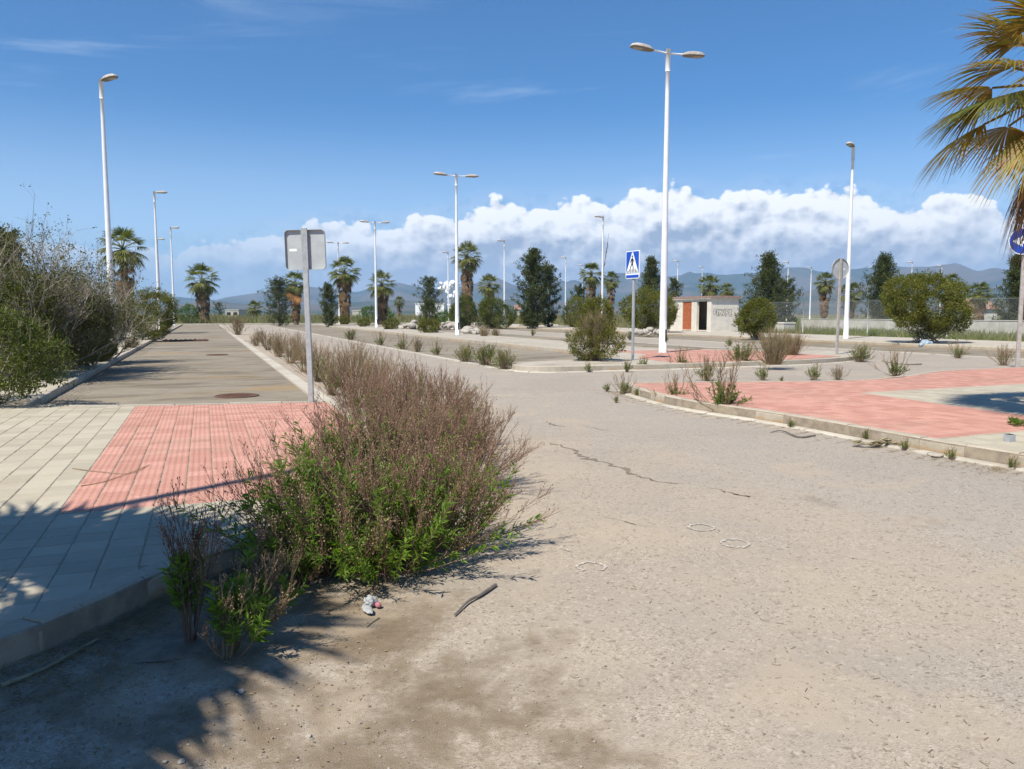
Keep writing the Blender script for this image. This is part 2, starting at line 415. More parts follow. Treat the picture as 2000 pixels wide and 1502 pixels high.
def m_mountain():
    m, N, b, o = mat('scrub_mountain'); p = wpos(N)
    n1 = N.noise(p, .0016, 8, .62, .5); n2 = N.noise(p, .012, 6, .65)
    base = N.mix(N.smooth(n1, .42, .62), (.045, .060, .030), (.125, .10, .062))
    base = N.mix(N.math('MULTIPLY', N.smooth(n2, .55, .72), .6), base, (.19, .155, .105))
    setc(N, b, base); b.inputs['Roughness'].default_value = 1; b.inputs['Specular IOR Level'].default_value = 0; return m

MT = dict(
    asphalt=m_asphalt(),
    parking=m_concrete('parking_concrete', (.245, .212, .16), (.305, .268, .205), (.16, .132, .092), .50, (.34, .21, .075)),
    edge=m_concrete('pale_concrete', (.46, .42, .34), (.55, .51, .43), (.25, .21, .15), .2),
    walk=m_concrete('pavement_concrete', (.40, .36, .29), (.50, .455, .375), (.24, .19, .13), .25),
    bed=simple('mortar_bed', (.25, .205, .155), (.36, .30, .22), 9, .95, world=True),
    grey_paver=m_paver('grey_paver', (.385, .345, .262), (.455, .41, .315), (.52, .475, .375), False),
    red_paver=m_paver('red_paver', (.475, .24, .182), (.575, .31, .242), (.66, .49, .385), True),
    kerb=m_kerb(), ground=m_ground(), mountain=m_mountain(),
    white=simple('white_paint', (.78, .79, .80), (.70, .71, .72), 2.5, .38, spec=.5),
    lamp_body=simple('weathered_lamp_body', (.50, .46, .42), (.34, .29, .25), 7, .6),
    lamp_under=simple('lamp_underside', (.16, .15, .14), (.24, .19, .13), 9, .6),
    lamp_glass=simple('clouded_lamp_glass', (.36, .35, .30), (.27, .25, .21), 6, .25, spec=.6),
    dark=simple('dark_opening', (.012, .012, .012), None, rough=.6),
    galv=simple('galvanised_steel', (.44, .46, .47), (.36, .38, .385), 18, .5, metal=.25),
    alu=simple('sign_aluminium', (.47, .50, .50), (.40, .43, .435), 5, .45, metal=.15),
    rustgalv=simple('tarnished_steel', (.46, .43, .40), (.36, .32, .28), 8, .6, metal=.15),
    sticker=simple('white_sticker', (.8, .8, .78), None, rough=.5),
    blue=simple('sign_blue', (.008, .065, .42), (.012, .08, .46), 4, .35, spec=.5),
    sign_white=simple('sign_white', (.80, .82, .82), None, rough=.35, spec=.5),
    black=simple('black_print', (.018, .018, .018), None, rough=.5),
    plaster=simple('white_plaster', (.68, .645, .56), (.58, .54, .46), 2.2, .9, bmp=.15),
    brick=simple('red_brick', (.44, .135, .05), (.34, .095, .035), 9, .85, bmp=.25),
    roof=simple('pink_roof_slab', (.34, .225, .185), (.25, .165, .14), 4, .9),
    wall=simple('stained_wall', (.52, .50, .44), (.38, .365, .31), 1.2, .9, detail=7),
    rock=simple('pale_rubble', (.46, .42, .36), (.28, .25, .21), 5, .9, bmp=.3),
    pebble=simple('road_pebbles', (.36, .31, .25), (.15, .13, .11), 40, .85, world=True),
    iron=simple('rusty_iron', (.16, .075, .05), (.10, .06, .045), 14, .8, bmp=.3),
    straw=leafmat('straw', [(.20, .15, .085), (.30, .235, .14), (.14, .10, .06)], 0, .9),
    bark=simple('grey_bark', (.20, .175, .145), (.12, .10, .08), 9, .9, bmp=.3),
    twig_grey=leafmat('grey_twigs', [(.27, .235, .205), (.36, .32, .285), (.18, .15, .125)], 0, .85),
    twig_red=leafmat('reddish_twigs', [(.165, .092, .066), (.235, .145, .103), (.105, .063, .048), (.29, .20, .14)], 0, .85),
    twig_brown=leafmat('brown_twigs', [(.21, .145, .09), (.28, .205, .13), (.15, .115, .065)], 0, .85),
    seed=leafmat('dry_seed_heads', [(.18, .09, .06), (.32, .20, .13), (.42, .31, .21), (.16, .08, .055)], 0, .9),
    weed=leafmat('weed_leaves', [(.10, .185, .022), (.155, .265, .032), (.20, .31, .045), (.075, .14, .022)], .42),
    weed_dull=leafmat('dull_weed_leaves', [(.12, .19, .035), (.16, .235, .05), (.19, .22, .07)], .38),
    bushleaf=leafmat('bush_leaves', [(.085, .108, .016), (.145, .165, .022), (.20, .20, .027), (.065, .082, .017), (.24, .195, .035)], .34),
    hedgeleaf=leafmat('dark_bush_leaves', [(.06, .088, .018), (.10, .128, .023), (.14, .152, .028)], .3),
    tangleleaf=leafmat('grey_green_leaves', [(.075, .088, .028), (.115, .125, .042), (.155, .152, .055), (.06, .065, .026)], .3),
    treeleaf=leafmat('evergreen_leaves', [(.038, .06, .02), (.062, .086, .025), (.095, .108, .032), (.05, .06, .024)], .2),
    fargreen=leafmat('far_green_leaves', [(.075, .145, .028), (.11, .19, .035), (.06, .10, .022)], .3),
    palmleaf=leafmat('palm_fronds', [(.095, .125, .032), (.14, .165, .042), (.19, .19, .052), (.07, .09, .027)], .32),
    palmyellow=leafmat('yellowing_fronds', [(.25, .19, .035), (.18, .175, .035), (.31, .185, .045), (.14, .145, .03), (.27, .14, .05)], .33),
    palmdry=leafmat('dry_fronds', [(.20, .125, .072), (.28, .19, .115), (.135, .085, .05)], .15, .8),
    palmorange=leafmat('orange_dead_fronds', [(.44, .19, .065), (.50, .27, .12), (.36, .17, .075)], .25, .7),
    palmtrunk=simple('palm_trunk', (.17, .125, .088), (.10, .075, .055), 6, .95, bmp=.5),
    grass=leafmat('dry_reeds', [(.235, .215, .125), (.17, .18, .085), (.30, .26, .16), (.12, .145, .055)], .3, .8),
    greengrass=leafmat('green_grass', [(.13, .19, .045), (.19, .235, .07), (.24, .24, .11), (.10, .15, .035)], .35, .7),
    smoke=simple('white_steam', (.85, .86, .88), None, rough=1.0),
    rag=simple('weathered_rag', (.42, .43, .42), (.29, .30, .30), 20, .9, bmp=.4),
    pink=simple('pink_scrap', (.42, .16, .18), None, rough=.7),
    bluebag=simple('pale_blue_bag', (.34, .42, .48), (.24, .31, .37), 12, .5, bmp=.4),
    husk=simple('dry_husk', (.36, .31, .20), (.25, .21, .13), 14, .9),
    tile=simple('roof_tile', (.36, .22, .16), (.28, .165, .115), 3, .9),
    bark2=simple('dirty_stone', (.24, .20, .155), (.15, .125, .095), 14, .95, bmp=.4, detail=8),
    paint=None,
)
def m_paint():
    m, N, b, o = mat('worn_white_paint'); p = wpos(N)
    n = N.noise(p, 60, 4, .7); k = N.smooth(n, .46, .62)
    setc(N, b, N.mix(k, (.37, .315, .25), (.60, .58, .52))); b.inputs['Roughness'].default_value = .9; return m
MT['paint'] = m_paint()
# ------------------------------------------------------------------ the setting
rng = np.random.default_rng(7)
def sheet(name, pts, z, m, parent=None, thick=.05, **kw):
    return MB().prism(pts, z-thick, z).build(name, m, parent, **kw)
def ccw(p):
    a = sum(p[i-1][0]*p[i][1]-p[i][0]*p[i-1][1] for i in range(len(p))); return p if a > 0 else p[::-1]
def rect_st(s0, s1, t0, t1): return ccw([ST(s0, t0), ST(s1, t0), ST(s1, t1), ST(s0, t1)])

def ground_sheet():
    mb = MB(); r = [0]+[8*1.5**k for k in range(19)]; r = [q for q in r if q < 9700]+[9800]; A = 64
    v = [(0, 0, -.05)]
    for q in r[1:]: v += [(q*math.cos(2*math.pi*k/A), q*math.sin(2*math.pi*k/A), -.05) for k in range(A)]
    f4 = []; f3 = [(0, 1+k, 1+(k+1) % A) for k in range(A)]
    for i in range(len(r)-2):
        a = 1+i*A; f4 += [(a+k, a+A+k, a+A+(k+1) % A, a+(k+1) % A) for k in range(A)]
    mb.add(v, f3); mb.f[4].append(np.array(f4)); mb.mi[4].append(np.zeros(len(f4), int))
    mb.build('ground', MT['ground'], kind='structure')
ground_sheet()

def mountains(name, ridge, r_ridge, r0, r1, na, nr, rough, seed):
    """terrain with its crest line at r_ridge metres"""
    px = np.array([p for p, _ in ridge], float); py = np.array([q for _, q in ridge], float)
    az = np.linspace(math.atan((px[0]-1000)/1500), math.atan((px[-1]-1000)/1500), na)
    hy = np.interp(np.tan(az)*1500+1000, px, py)
    rr = np.concatenate([np.linspace(r0, r_ridge, nr), np.linspace(r_ridge, r1, 6)[1:]])
    vs = np.zeros((len(rr), na, 3))
    for j in range(na):
        Yd = r_ridge*math.cos(az[j]); H = max(2.0, height_at(hy[j], Yd))
        for i, q in enumerate(rr):
            x, y = q*math.sin(az[j]), q*math.cos(az[j])
            k = (q-r0)/(r_ridge-r0) if q <= r_ridge else 1-.6*(q-r_ridge)/(r1-r_ridge)
            k = max(0, k)
            w = mnoise.hetero_terrain(Vector((x*.0011, y*.0011, seed)), .9, 2.1, 6, .7)
            w2 = mnoise.fractal(Vector((x*.0045, y*.0045, seed+4)), 1.0, 2.0, 4)
            sl = k**1.25
            dz = -rough*H*(min(1.3, max(0, w-.5))*.34*math.sin(math.pi*min(1, k))**.7) + rough*H*w2*.05*k*(1-k)
            if abs(q-r_ridge) < 1: dz = H*.012*mnoise.fractal(Vector((az[j]*90, seed, 0)), .8, 2.0, 4)
            vs[i, j] = (x, y, -6+max(0, (H+6)*sl+dz))
    mb = MB(); I = np.arange((len(rr)-1)*na).reshape(-1, na)[:, :-1].ravel()
    mb.add(vs.reshape(-1, 3), np.stack([I, I+1, I+na+1, I+na], 1))
    mb.build(name, MT['mountain'], smooth=True, kind='structure')
far_ridge = [(-900,585),(-500,578),(-250,590),(0,596),(150,592),(300,590),(345,579),(385,583),(425,586),(450,580),(520,570),(570,563),(610,560),(650,564),(700,571),(740,557),(775,551),(830,562),(862,566),(900,560),(955,548),(972,543),(1000,555),(1035,569),(1070,562),(1092,546),(1106,551),(1119,546),(1150,556),(1195,534),(1260,532),(1300,540),(1330,537),(1343,530),(1357,535),(1375,532),(1400,537),(1440,535),(1470,533),(1500,530),(1530,523),(1565,522),(1590,530),(1615,533),(1650,527),(1700,522),(1725,518),(1765,522),(1800,521),(1830,518),(1860,514),(1888,525),(1905,531),(1930,523),(1960,527),(2000,540),(2100,535),(2300,548),(2600,560),(3200,580)]
mountains('mountain_range', far_ridge, 7600, 3900, 9600, 340, 46, 1.0, 2.3)
near_ridge = [(-900,602),(0,600),(330,598),(380,590),(430,588),(480,594),(560,598),(640,594),(760,586),(840,589),(930,592),(1010,584),(1060,590),(1180,588),(1300,593),(1450,585),(1560,570),(1630,560),(1690,552),(1750,562),(1850,556),(1930,562),(2000,566),(2300,578),(3200,596)]
mountains('foothills', near_ridge, 4300, 2500, 4900, 260, 30, .8, 8.1)

road = sheet('road', rect_st(-14, 108, -13, 46), 0.0, MT['asphalt'], kind='structure')

# parking lanes: concrete slabs with open joints
def parking(name, t0, t1, s0, s1, step, skew=0.0):
    e = thing(name, (0, 0, 0), kind='structure')
    s = s0; k = 0
    while s < s1-.5:
        e1 = min(s1, s+step)
        a = s + (skew if k == 0 else 0)
        pts = ccw([ST(a, t0+.01), ST(e1-.025, t0+.01), ST(e1-.025, t1-.01), ST(s+.0, t1-.01)])
        MB().prism(pts, -.03, .012+.004*rng.random()).build('concrete_slab', MT['parking'], e)
        s = e1; k += 1
    return e
park_left = parking('parking_lane_left', -2.5, 1.72, 12.25, 106, 5.2, 1.1)
park_mid = parking('parking_lane_middle', 7.5, 12.6, 20.4, 106, 5.2)
park_mid2 = parking('parking_lane_behind_median', 16.4, 20.3, 24.6, 106, 5.2)
park_right = parking('parking_lane_right', 24.9, 29.4, -6, 106, 5.2)

# pale edging strips between road and parking lanes: one stone after another
def edging(parent, t0, t1, s0, s1, step, z=.022):
    s = s0
    while s < s1:
        w = step*(1 if s < 60 else 4)
        if rng.random() > .03:
            jt = rng.normal()*.006
            MB().prism(ccw([ST(s, t0+jt), ST(s+w-.012, t0+jt), ST(s+w-.012, t1+jt), ST(s, t1+jt)]), -.03, z+rng.normal()*.003).build('edging_stone', MT['edge'], parent)
        s += w
edging(park_left, 1.74, 2.0, 12.4, 104, 1.0)
edging(park_mid, 7.24, 7.48, 18.4, 104, 1.0)
edging(park_mid2, 20.32, 20.5, 25, 104, 2.0)
edging(park_right, 24.66, 24.88, -6, 104, 2.0)

def kerb(parent, path, inward, step=.5, w=.14, h=.145, name='kerb_stone', z0=-.03, m='kerb', far=40.):
    """path in metres; inward = +1 when the pavement lies to the left of the walking direction"""
    q, at_ = resample(np.asarray(path, float), step)
    for i in range(len(q)-1):
        a, b_ = q[i]+.007, q[i+1]-.007
        k = np.linspace(a, b_, 3); c = at_(k); e = .01
        tn = unit(at_(k+e)-at_(k-e)); nr = np.stack([-tn[:, 1], tn[:, 0]], 1)*inward
        dz = rng.normal()*.003; ds = rng.normal()*.003
        prof = [(0, z0), (0, h-.03), (.012, h-.008), (.03, h), (w, h), (w, z0)]
        vs = []
        for r in range(3):
            for (o, z) in prof: p = c[r]+nr[r]*(o+ds); vs.append((p[0], p[1], z+dz))
        n = len(prof); f = []
        for r in range(2):
            for k2 in range(n): f.append((r*n+k2, r*n+(k2+1) % n, (r+1)*n+(k2+1) % n, (r+1)*n+k2))
        mb = MB().add(vs, f); mb.ng += [list(range(n)), list(range(2*n, 3*n))[::-1]]
        mb.build(name, MT[m], parent)
def offset_path(path, d):
    p = np.asarray(path, float); tn = unit(np.gradient(p, axis=0)); return p + np.stack([-tn[:, 1], tn[:, 0]], 1)*d

TILE_CACHE = {}
def tile_mesh(a, b, h, m):
    key = (a, b, h, m)
    if key not in TILE_CACHE:
        mb = MB(); c = .006; x, y = a/2, b/2
        v = [(-x,-y,-h),(x,-y,-h),(x,y,-h),(-x,y,-h),(-x,-y,-c),(x,-y,-c),(x,y,-c),(-x,y,-c),(-x+c,-y+c,0),(x-c,-y+c,0),(x-c,y-c,0),(-x+c,y-c,0)]
        mb.add(v, [(8,9,10,11)]+[(i,(i+1)%4,4+(i+1)%4,4+i) for i in range(4)]+[(4+i,4+(i+1)%4,8+(i+1)%4,8+i) for i in range(4)])
        TILE_CACHE[key] = mb.mesh('paver', MT[m])
    return TILE_CACHE[key]
def pave(parent, poly, A, B, a, b, z, m, name, gap=.005, limit=300, h=.03, origin=(0, 0), stuff_name=None):
    poly = [np.array(p[:2], float) for p in poly]; A = np.array(A); B = np.array(B); o = np.array(origin, float)
    pa = [np.dot(p-o, A) for p in poly]; pb = [np.dot(p-o, B) for p in poly]
    cells = []
    for i in range(math.floor(min(pa)/a), math.ceil(max(pa)/a)+1):
        for j in range(math.floor(min(pb)/b), math.ceil(max(pb)/b)+1):
            c = o+A*(i+.5)*a+B*(j+.5)*b
            p = clip_to_cell(poly, c, A, B, a-gap, b-gap)
            if len(p) < 3: continue
            ar = area(p)/((a-gap)*(b-gap))
            if ar < .04: continue
            cells.append((0 if in_view(c[0], c[1], z) else 1, math.hypot(*c), c, p, ar))
    cells.sort(key=lambda q: q[:2])
    rz = math.atan2(A[1], A[0]); rest = MB()
    for k, (vis, d, c, p, ar) in enumerate(cells):
        dz = float(np.clip(rng.normal()*.0012, -.003, .003))
        if k < limit and not vis:
            if ar > .985: me = tile_mesh(round(a-gap, 4), round(b-gap, 4), h, m)
            else: me = MB().prism(ccw(p), -h, 0).mesh(name, MT[m])
            ob = link(name, me, parent, (c[0], c[1], z+dz)); ob.rotation_euler = (rng.normal()*.002, rng.normal()*.002, rz)
        else:
            ca, cb = np.dot(c-o, A), np.dot(c-o, B)
            rest.prism([(ca+x, cb+y) for x, y in ccw(p)], -h+dz, dz)
    if rest.ng: rest.build(stuff_name or name, MT[m], parent, kind='stuff', loc=(o[0], o[1], z), rz=rz)

ZP = .14
# ---- left pavement with its rounded corner
left_kerb_st = [(1.2,-7.5),(2.1,-4.6),(2.75,-2.75),(3.25,-1.6),(3.67,-.86),(4.06,-.48),(4.42,-.20),(4.84,.30),(5.35,.92),(6.05,1.42),(7.1,1.72),(8.6,1.82),(12.02,1.84)]
lk = np.array([ST(*q) for q in catmull(left_kerb_st, 6)])
inner = offset_path(lk, .141)
back_st = [(12.0,1.70),(12.55,-1.0),(13.2,-2.80)]
pl = [tuple(p) for p in inner] + [ST(*q) for q in [(12.03,1.70),(12.55,-1.0),(13.2,-2.66),(106,-2.66),(106,-9),(1.2,-9)]]
pav_l = sheet('pavement_left', ccw([tuple(p) for p in lk[:-1]] + [ST(*q) for q in [(12.06,1.8),(12.59,-1.0),(13.25,-2.62),(106,-2.62),(106,-9),(1.2,-9)]]), ZP-.005, MT['bed'], kind='structure', thick=.17)
kerb(pav_l, lk, +1, .62)
kerb(pav_l, np.array([ST(13.3,-2.5), ST(106,-2.5)]), +1, 1.0)
kerb(pav_l, np.array([ST(12.08,1.84), ST(12.62,-1.0), ST(13.3,-2.6)]), +1, .8, w=.09, h=.147, m='edge')
inn = [tuple(p) for p in inner]
RED_T0 = -.97
cut = [(6.0,.35)]
red_l = [ST(5.92, RED_T0), ST(5.86,.30), ST(5.80,1.10)] + [tuple(p) for p, q in zip(inner, catmull(left_kerb_st, 6)) if q[0] > 5.75] + [ST(11.95,1.70), ST(11.98,1.62), ST(12.46,-.97)]
pave(pav_l, red_l, V, U, .2, .2, ZP, 'red_paver', 'red_studded_paver', origin=ST(5.9, RED_T0), stuff_name='red_paver_field')
grey_front = [ST(1.2,-9)] + [tuple(p) for p, q in zip(inner, catmull(left_kerb_st, 6)) if q[0] <= 5.78] + [ST(5.80,1.09), ST(5.86,.29), ST(5.92, RED_T0-.004), ST(12.46,RED_T0-.004), ST(13.1,-2.65), ST(13.1,-9)]
pave(pav_l, grey_front, V, U, .2, .2, ZP, 'grey_paver', 'grey_paver', origin=ST(5.9, RED_T0), stuff_name='grey_paver_field')
pave(pav_l, [ST(13.1,-2.65), ST(60,-2.65), ST(60,-6), ST(13.1,-6)], V, U, .4, .4, ZP, 'grey_paver', 'grey_paver', origin=ST(5.9, RED_T0), limit=220, stuff_name='grey_paver_field')

# ---- traffic island / corner pavement on the right
isl_front = [survey(*q) for q in [(1236,760),(1222,762.5),(1226,767),(1262,780),(1345,800),(1480,821),(1620,846),(1800,881),(1940,906),(2010,918)]]
isl_front += [ST(3.4,7.34), ST(.5,7.36), ST(-5,7.4)]
isl_back = [survey(x, y, .0) for x, y in [(2180,722.5),(2000,727),(1850,734.5),(1790,742),(1740,749.5),(1680,754),(1600,757),(1400,759),(1300,760),(1236,760)]]
fr = catmull(isl_front, 6); bk = catmull(isl_back, 6)
isl = [tuple(p) for p in bk[:-1]] + [tuple(p) for p in fr[:-1]] + [ST(-5,7.4), ST(-5,26), ST(11.5,24.0)]
pav_r = sheet('pavement_right', ccw(isl), ZP-.005, MT['bed'], kind='structure', thick=.17)
kerb(pav_r, fr, +1, .52)
kerb(pav_r, bk, +1, .8)
gut = offset_path(fr[6:], -.02)
q_, at_ = resample(np.asarray(offset_path(fr[8:], -.16)), .8)
kerb(pav_r, offset_path(fr[8:], -.145), +1, .9, w=.125, h=.022, name='gutter_stone', m='edge')
fi = offset_path(fr, .142); bi = offset_path(bk, .142)
whole = [tuple(p) for p in bi[2:-6]] + [tuple(p) for p in fi[6:-1]] + [ST(-5,7.56), ST(-5,25), ST(11,23)]
def clip_poly(poly, keep):
    """keep side of line (p, n): dot(x-p, n) <= 0"""
    p0, n = keep; out = []
    for i in range(len(poly)):
        a, b = np.array(poly[i-1]), np.array(poly[i]); da, db = np.dot(a-p0, n), np.dot(b-p0, n)
        if (da <= 0) != (db <= 0): out.append(tuple(a+(b-a)*da/(da-db)))
        if db <= 0: out.append(tuple(b))
    return out
# red band along the kerb, a red band along the back edge, grey between
g1 = np.array(survey(1680,767,ZP)); g2 = np.array(survey(2000,749.5,ZP)); g3 = np.array(survey(1890,796,ZP)); g4 = np.array(survey(1855,854,ZP)); g5 = np.array(survey(2000,841,ZP))
def halfplane(a, b, right=True):
    d = b-a; n = np.array([d[1], -d[0]]); n = n/np.linalg.norm(n); return (a, n if right else -n)
near_grey = clip_poly(whole, halfplane(g4, g5))                       # keep what lies left of g4->g5 ...
hp = halfplane(g4, g5); 
def side(poly, a, b, s): p, n = halfplane(a, b); return clip_poly(poly, (p, n*s))
front = side(whole, g4, g5, -1); rest_ = side(whole, g4, g5, 1)        # front: towards the camera
front = side(whole, g4, g5, -1)
far_part = side(rest_, g1, g2, 1); mid = side(rest_, g1, g2, -1)       # far: beyond the grey wedge
wedge = side(mid, g1, g3, 1); red_near = side(mid, g1, g3, -1)
KA = unit(np.array(survey(1800,881)) - np.array(survey(1480,821))); KB = np.array([-KA[1], KA[0]])
for nm, pg in (('near', red_near), ('far', far_part)):
    if len(pg) > 2: pave(pav_r, pg, KA, KB, .2, .2, ZP, 'red_paver', 'red_studded_paver', limit=300 if nm == 'near' else 0, stuff_name='red_paver_field')
for pg, lim in ((wedge, 60), (front, 120)):
    if len(pg) > 2: pave(pav_r, pg, KA, KB, .2, .2, ZP, 'grey_paver', 'grey_paver', limit=2*lim, stuff_name='grey_paver_field')

# ---- median pavement with its bulb, and the pavement beyond
med_st = [(106,12.62),(23.2,12.62),(21.4,12.1),(20.5,11.0),(20.25,9.2),(19.7,7.95),(18.6,7.52),(17.85,7.9),(17.6,9.2),(17.5,12.5),(17.65,16.2),(18.4,19.0),(19.6,20.9),(20.8,21.5),(21.9,20.9),(22.3,19.6),(23.6,18.4),(24.6,17.2),(25.4,16.35),(106,16.35)]
mp = np.array([ST(*q) for q in med_st])
mk = np.concatenate([[mp[0]], catmull(mp[1:-1], 5), [mp[-1]]])
pav_m = sheet('pavement_median', ccw([tuple(p) for p in mk]), ZP, MT['walk'], kind='structure', thick=.18)
kerb(pav_m, catmull(mp[1:-1], 5), +1, .8, h=.15)
kerb(pav_m, np.array([ST(80,12.62), ST(23.2,12.62)]), +1, 2.0, h=.15)
kerb(pav_m, np.array([ST(25.4,16.35), ST(80,16.35)]), +1, 2.0, h=.15)
kerb(pav_m, offset_path(catmull(mp[5:13], 5), -.145), +1, 1.0, w=.125, h=.024, name='gutter_stone', m='edge')
red_m = [ST(*q) for q in [(17.85,12.0),(17.95,16.4),(18.6,18.6),(22.2,18.6),(24.3,16.9),(24.2,13.6),(22.0,13.6),(20.2,12.2)]]
pave(pav_m, red_m, V, U, .2, .2, ZP+.012, 'red_paver', 'red_studded_paver', limit=0, h=.02, stuff_name='red_paver_field')
pav_f = sheet('pavement_far_right', rect_st(-6, 106, 29.5, 36.6), ZP, MT['walk'], kind='structure', thick=.18)
kerb(pav_f, np.array([ST(80,29.42), ST(0,29.42)]), +1, 2.0, h=.15)
pav_e = sheet('pavement_street_end', rect_st(106.05, 109.5, -13, 46), ZP, MT['walk'], kind='structure', thick=.18)
# weathered joints across the long pavements
for nm, par, t0, t1, s0, s1 in (('m', pav_m, 12.8, 16.2, 24, 90), ('f', pav_f, 29.7, 36, 12, 80)):
    pass

# cracks in the road, dark with grown-in dirt
def crack(px, w):
    p = catmull([survey(*q) for q in px], 5); n = len(p); p = p + rng.normal(size=p.shape)*.026
    tn = unit(np.gradient(p, axis=0)); nr = np.stack([-tn[:, 1], tn[:, 0]], 1)
    ww = w*(.08+1.3*rng.random(n)**2)*np.sin(np.linspace(.15, math.pi-.1, n)); ww2 = w*(.05+1.3*rng.random(n)**2)*np.sin(np.linspace(.15, math.pi-.1, n))
    a = p+nr*ww[:, None]; b = p-nr*ww2[:, None]
    v = np.concatenate([np.c_[a, np.full(n, .004)], np.c_[b, np.full(n, .004)]])
    MB().add(v, [(i, i+1, n+i+1, n+i) for i in range(n-1)]).build('crack', MT['crack'], road)
MT['crack'] = simple('crack_dirt', (.15, .12, .088), (.25, .205, .155), 30, .95, world=True)
crack([(1072,864),(1100,872),(1128,886),(1160,898),(1200,910),(1235,925),(1262,934),(1290,942)], .05)
crack([(1290,942),(1310,944),(1325,945)], .012)
crack([(1396,956),(1430,964),(1455,970),(1488,973)], .018)
crack([(1062,822),(1080,830),(1105,834)], .035)
crack([(1180,1010),(1230,1022),(1275,1030)], .010)
crack([(1140,832),(1160,836),(1190,842)], .012)

# old sprayed survey rings on the asphalt
def ring(px, py, rx, part, label):
    x, y = survey(px, py); n = 40; a0 = rng.random()*6
    aa = np.linspace(a0, a0+2*math.pi*part, n); r0 = rx*(1+.05*rng.normal(size=n)); w = .005+.010*rng.random(n)
    v = [(x+math.cos(a)*(r+q), y+math.sin(a)*(r+q), .005) for a, r, q in zip(aa, r0, w)] + [(x+math.cos(a)*(r-q), y+math.sin(a)*(r-q), .005) for a, r, q in zip(aa, r0, w)]
    MB().add(v, [(i, i+1, n+i+1, n+i) for i in range(n-1)]).build('paint_ring', MT['paint'], label=label, cat='paint mark', group='sprayed rings on the road')
ring(1435,1062,.088,1.0,'bright white sprayed ring on the road, the clearest one')
ring(1370,1031,.085,.97,'fainter sprayed ring just behind the clearest ring')
ring(1155,1108,.082,.8,'worn sprayed ring nearest to the big shrub')
ring(1120,1070,.075,.32,'broken white arc of paint behind the worn ring')
# ------------------------------------------------------------------ street lamps
def lamp_head(L=.86, w=.34):
    body = MB(); under = MB(); glass = MB()
    xs = [0, .08, .22, .45, .68, .82, .86]; ws = [.05, .10, .15, .17, .165, .12, .07]; hs = [.05, .09, .135, .155, .14, .09, .045]
    prof = [(-1, 0), (-.96, .35), (-.7, .82), (-.25, 1), (.25, 1), (.7, .82), (.96, .35), (1, 0)]
    n = len(prof); v = []; f = []
    for x, ww, h in zip(xs, ws, hs):
        v += [(x*L/.86, a*ww*w/.34, b*h) for a, b in prof]
    for i in range(len(xs)-1):
        for k in range(n-1): f.append((i*n+k, (i+1)*n+k, (i+1)*n+k+1, i*n+k+1))
    body.add(v, f); body.ng += [list(range(n)), list(range((len(xs)-1)*n, len(xs)*n))[::-1]]
    vu = []; fu = []
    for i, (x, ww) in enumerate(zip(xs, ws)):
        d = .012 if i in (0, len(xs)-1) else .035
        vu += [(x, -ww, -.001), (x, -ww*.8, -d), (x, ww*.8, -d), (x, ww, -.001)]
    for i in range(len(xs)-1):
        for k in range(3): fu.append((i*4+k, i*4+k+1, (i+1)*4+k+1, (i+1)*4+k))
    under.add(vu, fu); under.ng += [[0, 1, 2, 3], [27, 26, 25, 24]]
    gv = []; gx = [.42, .48, .60, .72, .77]; gw = [.06, .11, .12, .10, .05]; gd = [.036, .06, .075, .062, .036]
    for x, ww, d in zip(gx, gw, gd): gv += [(x, -ww, -.034), (x, -ww*.6, -d), (x, ww*.6, -d), (x, ww, -.034)]
    gf = [(i*4+k, i*4+k+1, (i+1)*4+k+1, (i+1)*4+k) for i in range(4) for k in range(3)]
    glass.add(gv, gf)
    return body.mesh('head', MT['lamp_body'], True), under.mesh('underside', MT['lamp_under']), glass.mesh('lens', MT['lamp_glass'], True)
HEAD = lamp_head()
def make_lamp(double, H=11.2, hatch=True):
    root = thing('street_lamp', (0, 0, 0))
    K = 9; zz = np.linspace(0, H-.25, K); P = np.stack([np.zeros(K), np.zeros(K), zz], 1)[None]
    R = np.interp(zz, [0, H], [.135, .062])[None]
    pole = MB().tubes(P, R, 16, cap=True).build('pole', MT['white'], root, smooth=True)
    MB().tubes(np.array([[[0, 0, H-.75], [0, 0, H-.7], [0, 0, H+.06]]]), np.array([[.085, .085, .08]]), 14, cap=True).build('collar', MT['white'], root, smooth=True)
    MB().box(-.21, .21, -.21, .21, -.01, .018).build('base_plate', MT['galv'], root)
    for bx_ in (-.16, .16):
        for by_ in (-.16, .16): MB().tubes(np.array([[[bx_, by_, .015], [bx_, by_, .06]]]), np.array([[.016, .016]]), 6, cap=True).build('anchor_bolt', MT['rustgalv'], root)
    if hatch:
        hb = MB(); a = np.linspace(-.32, .32, 5)
        prof = [(.42, 0.7), (.46, 1), (.86, 1), (.90, .7)]
        v = [(.137*math.cos(-1.25+q*k), .137*math.sin(-1.25+q*k), z) for z, k in prof for q in a]
        hb.add(v, [(i*5+k, i*5+k+1, (i+1)*5+k+1, (i+1)*5+k) for i in range(3) for k in range(4)])
        hb.build('hatch', MT['dark'], root)
    for sg in ((1, -1) if double else (1,)):
        L = .62 if double else .12
        p = np.array([[[0, 0, H-.1], [sg*L*.5, 0, H-.075], [sg*L, 0, H-.05]]]) if double else np.array([[[0, 0, H-.12], [sg*L*.4, 0, H-.03], [sg*L, 0, H]]])
        MB().tubes(p, np.array([[.032, .032, .032]]), 8, cap=True).build('arm', MT['white'], root, smooth=True)
        hd = link('head', HEAD[0], root, (sg*(L-.05), 0, p[0, -1, 2]-.03), 0 if sg > 0 else math.pi)
        hd.rotation_euler = (0, -math.radians(4), 0 if sg > 0 else math.pi)
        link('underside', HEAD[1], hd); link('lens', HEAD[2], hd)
    return root
lampD = make_lamp(True); lampS = make_lamp(False)
